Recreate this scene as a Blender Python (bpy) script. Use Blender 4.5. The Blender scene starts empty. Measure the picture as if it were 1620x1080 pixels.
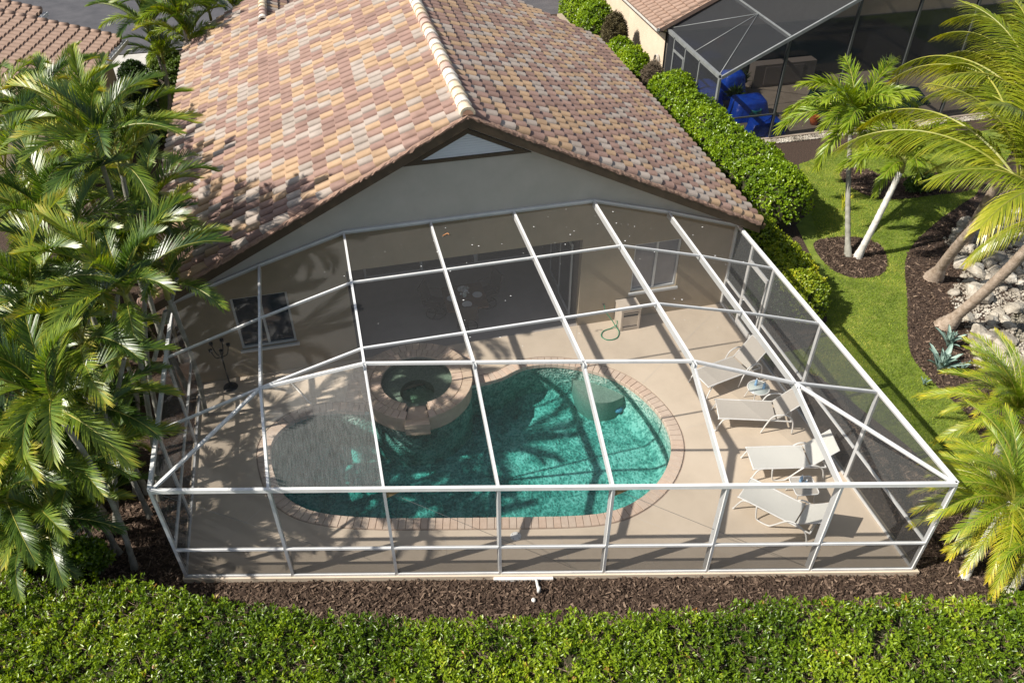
import bpy, bmesh, math, random
import numpy as np
from mathutils import Vector, Matrix
from mathutils.geometry import tessellate_polygon

random.seed(7); RNG = np.random.default_rng(7)
SC = bpy.context.scene
COL = SC.collection
R = math.radians

# ------------------------------------------------------------------ camera
# axes: +X along the back wall of the house (to the right), +Y into the house, Z up; pool deck at z = 0
CAM = Vector((-10.019, -16.518, 14.0)); FPX = 1300.0; PITCH = R(39.9); YAW = math.atan2(.2348, .972)
cd = bpy.data.cameras.new('camera'); cam = bpy.data.objects.new('camera', cd); COL.objects.link(cam)
cam.location = CAM; cam.rotation_euler = (R(90) - PITCH, 0, -YAW)
cd.sensor_width = 36; cd.lens = FPX / 1620 * 36; cd.clip_end = 600
SC.camera = cam

# ------------------------------------------------------------------ light
SUNV = Vector((-1.044, -.10, 1.0)).normalized()            # towards the sun
w = bpy.data.worlds.new('World'); SC.world = w; w.use_nodes = True
nt = w.node_tree; nt.nodes.clear()
sky = nt.nodes.new('ShaderNodeTexSky'); sky.sky_type = 'NISHITA'; sky.sun_disc = False
sky.sun_elevation = math.asin(SUNV.z); sky.sun_rotation = math.atan2(SUNV.x, SUNV.y)
sky.air_density = 1.0; sky.dust_density = 1.5; sky.ozone_density = .8
bg = nt.nodes.new('ShaderNodeBackground'); bg.inputs[1].default_value = .088
wo = nt.nodes.new('ShaderNodeOutputWorld')
hs = nt.nodes.new('ShaderNodeHueSaturation'); hs.inputs['Saturation'].default_value = .7      # the photograph's white balance
nt.links.new(sky.outputs[0], hs.inputs['Color']); nt.links.new(hs.outputs[0], bg.inputs[0]); nt.links.new(bg.outputs[0], wo.inputs[0])
sl = bpy.data.lights.new('sun', 'SUN'); sl.energy = 5.0; sl.angle = R(.53); sl.color = (1, .94, .85)
so = bpy.data.objects.new('sun', sl); COL.objects.link(so)
so.rotation_euler = SUNV.to_track_quat('Z', 'Y').to_euler(); so.location = (-30, -5, 30)
vs = SC.view_settings; vs.view_transform = 'Standard'; vs.look = 'None'; vs.exposure = .5; vs.gamma = 1; vs.use_curve_mapping = False
SC.render.engine = 'CYCLES'
SC.cycles.max_bounces = 10; SC.cycles.transparent_max_bounces = 24; SC.cycles.caustics_reflective = False; SC.cycles.caustics_refractive = False

# ------------------------------------------------------------------ helpers
_cy, _sy, _cp, _sp = math.cos(YAW), math.sin(YAW), math.cos(PITCH), math.sin(PITCH)
def at(px, py, z=0.0):
    """the point of the horizontal plane at height z that stands at a place measured in the survey photograph"""
    x = (px - 810) / FPX; y = (py - 540) / FPX
    f = _cp - y * _sp; dz = -_sp - y * _cp
    t = (z - CAM.z) / dz
    wx, wy = x * t, f * t
    return Vector((CAM.x + wx * _cy + wy * _sy, CAM.y - wx * _sy + wy * _cy, z))

def tag(o, label=None, cat=None, group=None, kind=None):
    if label: o['label'] = label
    if cat: o['category'] = cat
    if group: o['group'] = group
    if kind: o['kind'] = kind
    return o
def empty(name, loc, rz=0, **k):
    o = bpy.data.objects.new(name, None); COL.objects.link(o); o.location = loc; o.rotation_euler = (0, 0, rz)
    o.empty_display_size = .1
    return tag(o, **k)
def link(name, me, parent=None, loc=None, rot=None, scale=None):
    o = bpy.data.objects.new(name, me); COL.objects.link(o)
    if parent: o.parent = parent
    if loc is not None: o.location = loc
    if rot is not None: o.rotation_euler = rot
    if scale is not None: o.scale = (scale,) * 3 if not hasattr(scale, '__len__') else scale
    return o

class MB:
    """collects shapes into one mesh"""
    def __init__(s): s.v = []; s.f = []; s.m = []; s.sm = []
    def add(s, v, f, m=0, smooth=False):
        b = len(s.v); s.v += [tuple(p) for p in v]
        for q in f: s.f.append([b + i for i in q]); s.m.append(m); s.sm.append(smooth)
    def box(s, x0, x1, y0, y1, z0, z1, m=0, M=None):
        v = [Vector((x, y, z)) for z in (z0, z1) for y in (y0, y1) for x in (x0, x1)]
        if M is not None: v = [M @ p for p in v]
        s.add(v, [(0, 2, 3, 1), (4, 5, 7, 6), (0, 1, 5, 4), (2, 6, 7, 3), (0, 4, 6, 2), (1, 3, 7, 5)], m)
    def bar(s, p, q, wd, dp, m=0, drop=0.0):
        """box section from p to q, wd wide (level), dp deep; drop lowers it below the line"""
        p = Vector(p); q = Vector(q); d = (q - p).normalized()
        side = d.cross(Vector((0, 0, 1)))
        if side.length < 1e-3: side = Vector((1, 0, 0))
        side.normalize(); up = side.cross(d).normalized()
        v = []
        for c in (p, q):
            for a, b in ((-.5, 0), (.5, 0), (.5, -1), (-.5, -1)):
                v.append(c + side * a * wd + up * (b * dp - drop))
        s.add(v, [(0, 1, 2, 3), (7, 6, 5, 4), (0, 4, 5, 1), (1, 5, 6, 2), (2, 6, 7, 3), (3, 7, 4, 0)], m)
    def tube(s, pts, r, n=6, m=0, cap=True, r2=None):
        pts = [Vector(p) for p in pts]; L = len(pts); rings = []
        ref = Vector((.13, .31, .94)).normalized()
        for i, p in enumerate(pts):
            t = (pts[min(i + 1, L - 1)] - pts[max(i - 1, 0)]).normalized()
            a = t.cross(ref)
            if a.length < 1e-3: a = t.cross(Vector((1, 0, 0)))
            a.normalize(); b = t.cross(a)
            rr = r if r2 is None else r + (r2 - r) * i / (L - 1)
            rings.append([p + (a * math.cos(2 * math.pi * k / n) + b * math.sin(2 * math.pi * k / n)) * rr for k in range(n)])
        f = [(i * n + k, i * n + (k + 1) % n, (i + 1) * n + (k + 1) % n, (i + 1) * n + k) for i in range(L - 1) for k in range(n)]
        if cap: f += [tuple(range(n))[::-1], tuple((L - 1) * n + k for k in range(n))]
        s.add([p for rg in rings for p in rg], f, m, True)
    def lathe(s, prof, n=20, m=0, c=(0, 0, 0)):
        v = []
        for r, z in prof:
            for k in range(n):
                a = 2 * math.pi * k / n; v.append((c[0] + r * math.cos(a), c[1] + r * math.sin(a), c[2] + z))
        f = [(i * n + k, i * n + (k + 1) % n, (i + 1) * n + (k + 1) % n, (i + 1) * n + k) for i in range(len(prof) - 1) for k in range(n)]
        s.add(v, f, m, True)
    def prism(s, poly, z0, z1, m=0):
        n = len(poly); v = [(x, y, z0) for x, y in poly] + [(x, y, z1) for x, y in poly]
        s.add(v, [tuple(range(n))[::-1], tuple(range(n, 2 * n))] + [(i, (i + 1) % n, n + (i + 1) % n, n + i) for i in range(n)], m)
    def mesh(s, name, mats):
        me = bpy.data.meshes.new(name); me.from_pydata(s.v, [], s.f)
        for m in (mats if isinstance(mats, (list, tuple)) else [mats]): me.materials.append(m)
        me.polygons.foreach_set('material_index', s.m); me.polygons.foreach_set('use_smooth', s.sm)
        me.update(); return me
    def build(s, name, mats, parent=None, **k):
        o = link(name, s.mesh(name, mats), parent)
        return tag(o, **k)

def npmesh(name, V, F, mats, tone=None, midx=None, smooth=False):
    """V (n,3), F (m,k) all faces with k corners"""
    me = bpy.data.meshes.new(name); k = F.shape[1]
    me.vertices.add(len(V)); me.vertices.foreach_set('co', V.astype(np.float32).ravel())
    me.loops.add(F.size); me.loops.foreach_set('vertex_index', F.astype(np.int32).ravel())
    me.polygons.add(len(F)); me.polygons.foreach_set('loop_start', np.arange(0, F.size, k, dtype=np.int32))
    me.polygons.foreach_set('loop_total', np.full(len(F), k, dtype=np.int32))
    for m in (mats if isinstance(mats, (list, tuple)) else [mats]): me.materials.append(m)
    if midx is not None: me.polygons.foreach_set('material_index', midx.astype(np.int32))
    if smooth: me.polygons.foreach_set('use_smooth', np.ones(len(F), dtype=bool))
    if tone is not None:
        a = me.attributes.new('tone', 'FLOAT', 'FACE'); a.data.foreach_set('value', tone.astype(np.float32))
    me.update(calc_edges=True); return me

def spline(pts, n=8, closed=True):
    P = [Vector(p) for p in pts]; N = len(P); out = []
    for i in range(N if closed else N - 1):
        if closed: a, b, c, d = P[(i - 1) % N], P[i], P[(i + 1) % N], P[(i + 2) % N]
        else: a, b, c, d = P[max(i - 1, 0)], P[i], P[i + 1], P[min(i + 2, N - 1)]
        for k in range(n):
            t = k / n
            out.append(.5 * ((2 * b) + (c - a) * t + (2 * a - 5 * b + 4 * c - d) * t * t + (3 * b - a - 3 * c + d) * t ** 3))
    if not closed: out.append(P[-1])
    return out
def inside(poly, X, Y):
    c = np.zeros(X.shape, bool); n = len(poly)
    for i in range(n):
        x0, y0 = poly[i][0], poly[i][1]; x1, y1 = poly[(i + 1) % n][0], poly[(i + 1) % n][1]
        if y0 == y1: continue
        c ^= ((y0 > Y) != (y1 > Y)) & (X < (x1 - x0) * (Y - y0) / (y1 - y0) + x0)
    return c
def scatter(poly, n, rng=RNG):
    xs = [p[0] for p in poly]; ys = [p[1] for p in poly]
    X = rng.uniform(min(xs), max(xs), n * 3); Y = rng.uniform(min(ys), max(ys), n * 3)
    k = inside(poly, X, Y); return X[k][:n], Y[k][:n]
def flat(polys, z, name, mat, parent=None, thick=None, **k):
    """sheet with holes: polys[0] outline, others holes"""
    L = [[Vector((p[0], p[1], 0)) for p in q] for q in polys]
    tr = tessellate_polygon(L); pts = [p for q in L for p in q]
    b = MB()
    fs = []
    for t in tr:
        a, c, d = (pts[i] for i in t)
        fs.append(t if (c - a).cross(d - a).z > 0 else t[::-1])
    b.add([(p.x, p.y, z) for p in pts], fs)
    if thick:
        base = 0
        for q in L:
            n = len(q)
            b.add([(p.x, p.y, z) for p in q] + [(p.x, p.y, z - thick) for p in q], [(i, (i + 1) % n, n + (i + 1) % n, n + i) for i in range(n)])
    return b.build(name, mat, parent, **k)

# ------------------------------------------------------------------ materials
def nodes(name):
    m = bpy.data.materials.new(name); m.use_nodes = True; t = m.node_tree
    return m, t, t.nodes['Principled BSDF'], t.nodes['Material Output']
def N(t, typ, **k):
    n = t.nodes.new('ShaderNode' + typ)
    for a, b in k.items(): setattr(n, a, b)
    return n
def ramp(t, stops):
    r = N(t, 'ValToRGB'); e = r.color_ramp.elements
    while len(e) > len(stops): e.remove(e[-1])
    while len(e) < len(stops): e.new(.5)
    for x, (p, c) in zip(e, stops): x.position = p; x.color = (*c, 1)
    return r
def mat(name, c1, c2=None, scale=3, rough=.7, bump=0, bscale=40, metal=0, spec=.5, detail=6, lo=.35, hi=.65, c3=None, bdist=.01, coord='Object'):
    m, t, p, o = nodes(name)
    p.inputs['Roughness'].default_value = rough; p.inputs['Metallic'].default_value = metal
    p.inputs['Specular IOR Level'].default_value = spec
    tc = N(t, 'TexCoord'); g = N(t, 'NewGeometry')
    src = g.outputs['Position'] if coord == 'World' else tc.outputs['Object']
    if c2 is None: p.inputs['Base Color'].default_value = (*c1, 1)
    else:
        n = N(t, 'TexNoise'); n.inputs['Scale'].default_value = scale; n.inputs['Detail'].default_value = detail; n.inputs['Roughness'].default_value = .62
        t.links.new(src, n.inputs['Vector'])
        st = [(lo, c1), (hi, c2)] if c3 is None else [(lo, c1), ((lo + hi) / 2, c2), (hi, c3)]
        r = ramp(t, st)
        t.links.new(n.outputs['Fac'], r.inputs[0]); t.links.new(r.outputs[0], p.inputs['Base Color'])
    if bump:
        n2 = N(t, 'TexNoise'); n2.inputs['Scale'].default_value = bscale; n2.inputs['Detail'].default_value = 4
        b = N(t, 'Bump'); b.inputs['Strength'].default_value = bump; b.inputs['Distance'].default_value = bdist
        t.links.new(src, n2.inputs['Vector']); t.links.new(n2.outputs['Fac'], b.inputs['Height']); t.links.new(b.outputs[0], p.inputs['Normal'])
    return m
def leafmat(name, stops, rough=.4, trans=.3, spec=.5, obj_rnd=.25):
    """leaf: colour by each leaf's own tone, a little by the plant part, some light through the blade"""
    m, t, p, o = nodes(name)
    a = N(t, 'Attribute', attribute_name='tone'); oi = N(t, 'ObjectInfo')
    mx = N(t, 'MapRange'); mx.inputs['To Min'].default_value = -obj_rnd; mx.inputs['To Max'].default_value = obj_rnd
    t.links.new(oi.outputs['Random'], mx.inputs['Value'])
    ad = N(t, 'Math', operation='ADD', use_clamp=True); t.links.new(a.outputs['Fac'], ad.inputs[0]); t.links.new(mx.outputs[0], ad.inputs[1])
    r = ramp(t, stops); t.links.new(ad.outputs[0], r.inputs[0]); t.links.new(r.outputs[0], p.inputs['Base Color'])
    p.inputs['Roughness'].default_value = rough; p.inputs['Specular IOR Level'].default_value = spec
    tr = N(t, 'BsdfTranslucent')
    hs = N(t, 'HueSaturation'); hs.inputs['Value'].default_value = 1.5; hs.inputs['Saturation'].default_value = 1.1; hs.inputs['Hue'].default_value = .49
    t.links.new(r.outputs[0], hs.inputs['Color']); t.links.new(hs.outputs[0], tr.inputs['Color'])
    ms = N(t, 'MixShader'); ms.inputs[0].default_value = trans
    t.links.new(p.outputs[0], ms.inputs[1]); t.links.new(tr.outputs[0], ms.inputs[2]); t.links.new(ms.outputs[0], o.inputs[0])
    return m
def screenmat(name, col, a, b, sc=(90, 40, 60), amp=(.8, 1.25)):
    """woven insect screen: threads cover more of the view the flatter one looks across them"""
    m, t, p, o = nodes(name)
    lw = N(t, 'LayerWeight'); lw.inputs['Blend'].default_value = .5
    mr = N(t, 'MapRange'); mr.inputs['To Min'].default_value = a; mr.inputs['To Max'].default_value = b
    t.links.new(lw.outputs['Facing'], mr.inputs['Value'])
    tr = N(t, 'BsdfTransparent'); df = N(t, 'BsdfDiffuse')
    tc = N(t, 'TexCoord'); mp = N(t, 'Mapping'); mp.inputs['Scale'].default_value = sc
    no = N(t, 'TexNoise'); no.inputs['Scale'].default_value = 1; no.inputs['Detail'].default_value = 5
    t.links.new(tc.outputs['Object'], mp.inputs[0]); t.links.new(mp.outputs[0], no.inputs['Vector'])
    r = ramp(t, [(.3, tuple(c * amp[0] for c in col)), (.7, tuple(c * amp[1] for c in col))])
    t.links.new(no.outputs['Fac'], r.inputs[0]); t.links.new(r.outputs[0], df.inputs['Color'])
    ms = N(t, 'MixShader'); t.links.new(mr.outputs[0], ms.inputs[0]); t.links.new(tr.outputs[0], ms.inputs[1]); t.links.new(df.outputs[0], ms.inputs[2])
    t.links.new(ms.outputs[0], o.inputs[0])
    return m
def watermat(name, tint, dens, bumps=.25, scale=5):
    m, t, p, o = nodes(name)
    n = N(t, 'TexNoise'); n.inputs['Scale'].default_value = scale; n.inputs['Detail'].default_value = 3
    tc = N(t, 'TexCoord'); t.links.new(tc.outputs['Object'], n.inputs['Vector'])
    b = N(t, 'Bump'); b.inputs['Strength'].default_value = bumps; b.inputs['Distance'].default_value = .03; t.links.new(n.outputs['Fac'], b.inputs['Height'])
    fr = N(t, 'Fresnel'); fr.inputs['IOR'].default_value = 1.33; t.links.new(b.outputs[0], fr.inputs['Normal'])
    gl = N(t, 'BsdfGlossy'); gl.inputs['Roughness'].default_value = .03; t.links.new(b.outputs[0], gl.inputs['Normal'])
    tr = N(t, 'BsdfTransparent'); ms = N(t, 'MixShader')
    t.links.new(fr.outputs[0], ms.inputs[0]); t.links.new(tr.outputs[0], ms.inputs[1]); t.links.new(gl.outputs[0], ms.inputs[2]); t.links.new(ms.outputs[0], o.inputs['Surface'])
    va = N(t, 'VolumeAbsorption'); va.inputs['Color'].default_value = (*tint, 1); va.inputs['Density'].default_value = dens
    t.links.new(va.outputs[0], o.inputs['Volume'])
    return m

M_stucco = mat('stucco_tan', (.33, .27, .185), (.37, .305, .215), 2, .9, .35, 90)
M_stucco_skylit = mat('stucco_skylit', (.40, .385, .335), (.44, .42, .37), 2, .9, .35, 90)  # same wall above the cage line, open sky light put into its colour
M_brown = mat('brown_trim', (.055, .038, .022), (.075, .052, .03), 4, .55, .1, 60)
M_alu = mat('white_aluminium', (.72, .72, .71), (.62, .63, .63), 3, .38, 0)
M_alu2 = mat('grey_white_frame', (.55, .57, .57), (.62, .63, .63), 3, .45)
M_screen = screenmat('insect_screen', (.085, .085, .085), .10, .50)
M_screen_side = screenmat('side_insect_screen', (.20, .205, .20), .14, .48)  # right wall: sunlit paleness put into a lighter copy of the screen
M_screen_glare = screenmat('glare_insect_screen', (.34, .34, .33), .16, .46, (70, 3, 10), (.65, 1.4))  # sun glare on one front-slope panel, painted as a paler, streaked colour
M_kick = screenmat('dense_lower_screen', (.09, .085, .08), .42, .75)
M_screen_dark = screenmat('dark_insect_screen', (.035, .037, .04), .45, .93)
M_deck = mat('deck_coating', (.52, .43, .33), (.61, .51, .395), .8, .85, .25, 120, c3=(.67, .565, .445), detail=10, lo=.25, hi=.75, bdist=.004)
M_joint = mat('deck_joint', (.60, .53, .45), rough=.9)
M_mulch = mat('mulch_ground', (.030, .018, .012), (.085, .052, .035), 22, .95, 1, 30, bdist=.05)
M_grassbase = mat('lawn_ground', (.09, .13, .015), (.17, .23, .025), 2.5, .95, .8, 90, c3=(.28, .28, .06), lo=.3, hi=.78, bdist=.03)
M_soil = mat('soil', (.035, .025, .017), (.07, .05, .032), 5, .95, .8, 20, bdist=.05)
M_asphalt = mat('asphalt', (.055, .055, .062), (.085, .083, .09), 1.2, .85, .3, 200)
M_conc = mat('concrete', (.42, .40, .36), (.52, .50, .46), 2, .85, .2, 60)
M_brickA = mat('coping_brick', (.55, .435, .345), (.62, .50, .40), 6, .8, .3, 120, coord='World')
M_brickB = mat('coping_brick_pale', (.56, .42, .32), (.64, .49, .385), 6, .8, .3, 120, coord='World')
M_spabrick = mat('spa_paver', (.50, .38, .28), (.60, .47, .35), 5, .8, .3, 120, coord='World')
M_mortar = mat('pink_mortar', (.50, .27, .18), (.62, .36, .24), 9, .95, .8, 60, bdist=.02)
M_glassdark = mat('window_glass', (.03, .035, .042), rough=.08, spec=.8)
M_blind = mat('window_blind', (.42, .43, .46), (.48, .49, .52), 3, .5)
M_vent = mat('vent_louvre', (.74, .79, .84), rough=.5)
M_caustic = None
M_dark = mat('dark_interior', (.05, .042, .036), (.075, .062, .052), 2, .9)
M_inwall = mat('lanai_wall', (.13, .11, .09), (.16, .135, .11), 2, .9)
M_white = mat('white_paint', (.78, .77, .74), (.70, .69, .66), 8, .4)
M_slingA = mat('grey_sling', (.42, .38, .33), (.56, .52, .46), 130, .85, .5, 220, detail=2)
M_slingB = mat('white_sling', (.58, .57, .52), (.70, .69, .64), 130, .85, .5, 220, detail=2)
M_blue = mat('blue_tarp', (.01, .06, .50), (.015, .10, .62), 2, .35, .4, 5, bdist=.1)
M_teal = mat('teal_pot', (.015, .16, .14), (.02, .24, .21), 4, .3)
M_terra = mat('terracotta', (.55, .12, .03), (.65, .2, .06), 5, .6)
M_metal = mat('dark_metal', (.025, .022, .02), rough=.4)
M_bronze = mat('bronze_frame', (.05, .055, .055), (.07, .075, .075), 3, .4)
M_greyalu = mat('grey_frame', (.17, .18, .18), (.22, .23, .23), 3, .4)
M_green = mat('green_hose', (.01, .25, .13), rough=.4)
M_beige = mat('beige_plastic', (.55, .47, .38), (.62, .54, .45), 5, .5)
M_black = mat('black_slot', (.012, .012, .012), rough=.5)
M_bottle = mat('blue_bottle', (.12, .30, .55), (.35, .55, .75), 20, .12)
M_plate = mat('white_plate', (.72, .73, .72), rough=.25)
M_wood = mat('dark_wood', (.10, .06, .035), (.15, .09, .055), 8, .5)
M_rock = mat('lime_rock', (.13, .11, .085), (.38, .34, .28), 2.2, .9, 1, 14, c3=(.60, .57, .50), lo=.3, hi=.72, bdist=.04, coord='World')
M_pond = mat('pond_bottom', (.10, .09, .02), (.30, .24, .04), 3, .5, .4, 20)
M_trunkA = mat('areca_trunk', (.19, .185, .15), (.32, .31, .27), 5, .85, .6, 20)
M_trunkC = mat('coconut_trunk', (.24, .18, .13), (.42, .34, .27), 6, .9, .9, 30, bdist=.02)
M_trunkW = mat('white_lichen_trunk', (.50, .48, .43), (.72, .70, .66), 6, .85, .5, 30)
M_shaft = mat('green_crownshaft', (.20, .22, .05), (.28, .27, .08), 4, .5)
M_rachis = mat('frond_stem', (.17, .20, .03), (.32, .29, .045), 3, .5)
M_twig = mat('twig', (.26, .17, .12), (.42, .31, .24), 20, .9)
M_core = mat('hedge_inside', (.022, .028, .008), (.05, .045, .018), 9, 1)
M_chip = leafmat('bark_chip', [(0, (.022, .013, .009)), (.45, (.115, .078, .056)), (.85, (.25, .18, .13)), (1, (.36, .26, .18))], .9, 0, .2, 0)
M_blade = leafmat('grass_blade', [(0, (.08, .13, .008)), (.55, (.21, .30, .02)), (1, (.45, .43, .08))], .6, .3, .3, 0)
M_leafH = leafmat('hedge_leaf', [(0, (.04, .085, .008)), (.42, (.15, .24, .012)), (.72, (.30, .40, .022)), (.93, (.46, .48, .04)), (1, (.40, .20, .06))], .32, .28, .5, 0)
M_leafF = leafmat('ficus_leaf', [(0, (.06, .12, .008)), (.5, (.22, .34, .014)), (1, (.42, .50, .03))], .28, .3, .5, 0)
M_leafY = leafmat('yellow_green_leaf', [(0, (.07, .13, .010)), (.45, (.26, .34, .018)), (1, (.58, .52, .04))], .35, .3, .5, 0)
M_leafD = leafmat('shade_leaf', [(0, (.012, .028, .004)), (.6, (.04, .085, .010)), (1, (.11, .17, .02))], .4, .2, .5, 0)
M_palmA = leafmat('areca_leaflet', [(0, (.022, .055, .012)), (.45, (.085, .155, .020)), (.85, (.24, .31, .03)), (1, (.42, .38, .04))], .36, .30, .6, .34)
M_palmC = leafmat('coconut_leaflet', [(0, (.06, .10, .008)), (.5, (.17, .22, .014)), (.85, (.33, .34, .025)), (1, (.50, .42, .06))], .30, .3, .6, .15)
M_palmP = leafmat('date_palm_leaflet', [(0, (.07, .14, .012)), (.5, (.20, .30, .02)), (.8, (.40, .42, .03)), (1, (.60, .47, .03))], .35, .3, .5, .1)
M_palmV = leafmat('christmas_palm_leaflet', [(0, (.06, .12, .008)), (.5, (.17, .26, .015)), (1, (.34, .40, .03))], .35, .3, .5, .1)
M_agave = mat('agave_leaf', (.16, .26, .22), (.28, .38, .33), 5, .5)
M_dead = mat('dry_leaf', (.30, .17, .08), (.42, .26, .14), 6, .8)

TC = {'mauve': ((.235, .145, .115), (.29, .185, .15)), 'sand': ((.37, .245, .15), (.42, .285, .175)), 'grey': ((.325, .27, .225), (.38, .32, .275)), 'rose': ((.27, .17, .13), (.32, .205, .165))}
M_tile = [mat('tile_' + k, tuple(c * .82 for c in a), tuple(c * 1.04 for c in b), 1.7, .8, .3, 50, coord='World', detail=9, lo=.3, hi=.62) for k, (a, b) in TC.items()]
M_tileN = mat('neighbour_tile', (.28, .185, .135), (.35, .24, .18), 5, .8, .2, 50)

# pool plaster, with rippling caustic light painted into its mottled colour
def causticmat(name, cols, sc):
    m, t, p, o = nodes(name)
    g = N(t, 'TexCoord'); v = N(t, 'TexVoronoi'); v.inputs['Scale'].default_value = sc
    wn = N(t, 'TexNoise'); wn.inputs['Scale'].default_value = 5.0; wn.inputs['Detail'].default_value = 3
    t.links.new(g.outputs['Object'], wn.inputs['Vector'])
    ad = N(t, 'VectorMath', operation='MULTIPLY_ADD'); ad.inputs[1].default_value = (.22, .22, .22)
    t.links.new(wn.outputs['Color'], ad.inputs[0]); t.links.new(g.outputs['Object'], ad.inputs[2])
    t.links.new(ad.outputs[0], v.inputs['Vector'])
    n2 = N(t, 'TexNoise'); n2.inputs['Scale'].default_value = 1.6; n2.inputs['Detail'].default_value = 7; n2.inputs['Roughness'].default_value = .75
    t.links.new(g.outputs['Object'], n2.inputs['Vector'])
    mu = N(t, 'Math', operation='MULTIPLY_ADD'); mu.inputs[1].default_value = .45
    t.links.new(v.outputs['Distance'], mu.inputs[0])
    sb = N(t, 'Math', operation='MULTIPLY'); sb.inputs[1].default_value = 1.25; t.links.new(n2.outputs['Fac'], sb.inputs[0]); t.links.new(sb.outputs[0], mu.inputs[2])
    r = ramp(t, cols); t.links.new(mu.outputs[0], r.inputs[0]); t.links.new(r.outputs[0], p.inputs['Base Color'])
    b = N(t, 'Bump'); b.inputs['Strength'].default_value = 1; b.inputs['Distance'].default_value = .07; t.links.new(mu.outputs[0], b.inputs['Height']); t.links.new(b.outputs[0], p.inputs['Normal'])
    p.inputs['Roughness'].default_value = .9
    return m
M_caustic = causticmat('caustic_plaster', [(.55, (.10, .24, .21)), (.75, (.24, .46, .40)), (.90, (.50, .72, .62)), (1.0, (.86, .95, .85))], 15)
M_spaplaster = mat('spa_plaster', (.24, .28, .23), (.38, .42, .35), 30, .9, .6, 60)
M_water = watermat('pool_water', (.05, .74, .73), .66)
M_spawater = watermat('spa_water', (.50, .78, .66), 2.2, .2, 9)
M_pondwater = watermat('pond_water', (.5, .6, .1), .8, .2, 4)

# ------------------------------------------------------------------ the ground
G0 = -.10

def front_y(x): return -9.0 - .2292 * x           # line of the cage's front wall
def fr(x, z=0, dy=0): return Vector((x, front_y(x) + dy, z))

POOL = [at(*p, -.02) for p in [(428, 705), (440, 770), (470, 800), (520, 815), (600, 821), (700, 821), (800, 820), (900, 818), (960, 812), (1003, 796), (1038, 768), (1058, 735), (1063, 700), (1050, 665), (1022, 632), (985, 605), (938, 587), (880, 577), (830, 581), (790, 599)]]
POOL = [Vector((p.x, p.y, 0)) for p in POOL] + [Vector(p) for p in [(-7.55, -1.62, 0), (-8.3, -1.35, 0), (-9.2, -1.45, 0), (-10.0, -1.95, 0), (-10.9, -1.75, 0), (-11.8, -1.85, 0)]]
POOLC = spline(POOL, 8)
def offset(poly, d):
    n = len(poly); out = []
    area = sum(poly[i].x * poly[(i + 1) % n].y - poly[(i + 1) % n].x * poly[i].y for i in range(n))
    s = -1 if area > 0 else 1
    for i in range(n):
        t = (poly[(i + 1) % n] - poly[i - 1]).normalized(); out.append(poly[i] + Vector((-t.y, t.x, 0)) * d * s)
    return out
SPA = Vector((-8.80, -1.47, 0)); SRI, SRO, SZ = .87, 1.38, .33

def with_spa(poly, r):
    P = [p for p in poly]; n = len(P); out = [(p - SPA).length > r for p in P]
    i0 = next(i for i in range(n) if out[i] and not out[(i + 1) % n])          # last point before the spa
    i1 = next((i0 + k) % n for k in range(1, n) if out[(i0 + k) % n])          # first point after it
    keep = []; i = i1
    while True:
        keep.append(P[i])
        if i == i0: break
        i = (i + 1) % n
    a0 = math.atan2(P[i0].y - SPA.y, P[i0].x - SPA.x); a1 = math.atan2(P[i1].y - SPA.y, P[i1].x - SPA.x)
    if a1 < a0: a1 += 2 * math.pi                                               # go round by the back, through +Y
    if not (a0 < math.pi / 2 < a1): a0, a1 = a0, a1 - 2 * math.pi
    return keep + [SPA + Vector((r * math.cos(a0 + (a1 - a0) * k / 24), r * math.sin(a0 + (a1 - a0) * k / 24), 0)) for k in range(1, 24)]
HOLE = with_spa(offset(POOLC, .30), 1.30)
deck_out = [(-14.12, .0), (-14.12, front_y(-14.12) - .06), (.12, front_y(.12) - .06), (.12, .0), (-4.2, .0), (-10.1, .0)]
flat([deck_out, HOLE], 0, 'pool_deck', M_deck, thick=.14, kind='structure')
sheet0 = flat([[(-10.1, 0), (-4.2, 0), (-4.2, 3.6), (-10.1, 3.6)]], 0, 'lanai_floor', mat('lanai_floor_shade', (.31, .28, .26), (.36, .33, .30), 1.2, .8, .2, 120), kind='structure')  # same floor as the deck, lanai shade put into a darker colour
# saw-cut joints of the deck
jb = MB()
def joint(a, b, wd=.012):
    a = Vector((a[0], a[1], 0)); b = Vector((b[0], b[1], 0)); s = (b - a).normalized().cross(Vector((0, 0, 1))) * wd / 2
    jb.add([a + s + Vector((0, 0, .004)), b + s + Vector((0, 0, .004)), b - s + Vector((0, 0, .004)), a - s + Vector((0, 0, .004))], [(0, 1, 2, 3)])
for a, b in [((-4.9, -6.5), (-2.9, -8.2)), ((-3.2, -5.9), (-.2, -8.6)), ((-2.85, -4.3), (0, -4.0)), ((-3.3, -2.6), (-.3, -.3)), ((-4.6, -1.1), (-4.25, -.1)), ((-6.2, -.9), (-6.3, -.1)), ((-8.9, -6), (-9, -6.7)), ((-6.6, -6.55), (-6.6, -7.3)), ((-12.6, -4.4), (-13.8, -5.5)), ((-12.7, -2.8), (-14, -2.6))]: joint(a, b)
jb.build('deck_joint', M_joint, kind='structure')

flat([[(-150, -60), (160, -60), (160, 260), (-150, 260)], HOLE], -.16, 'ground', M_soil, kind='structure')
def sheet(pts, z, name, m): return flat([pts], z, name, m, kind='structure')
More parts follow.
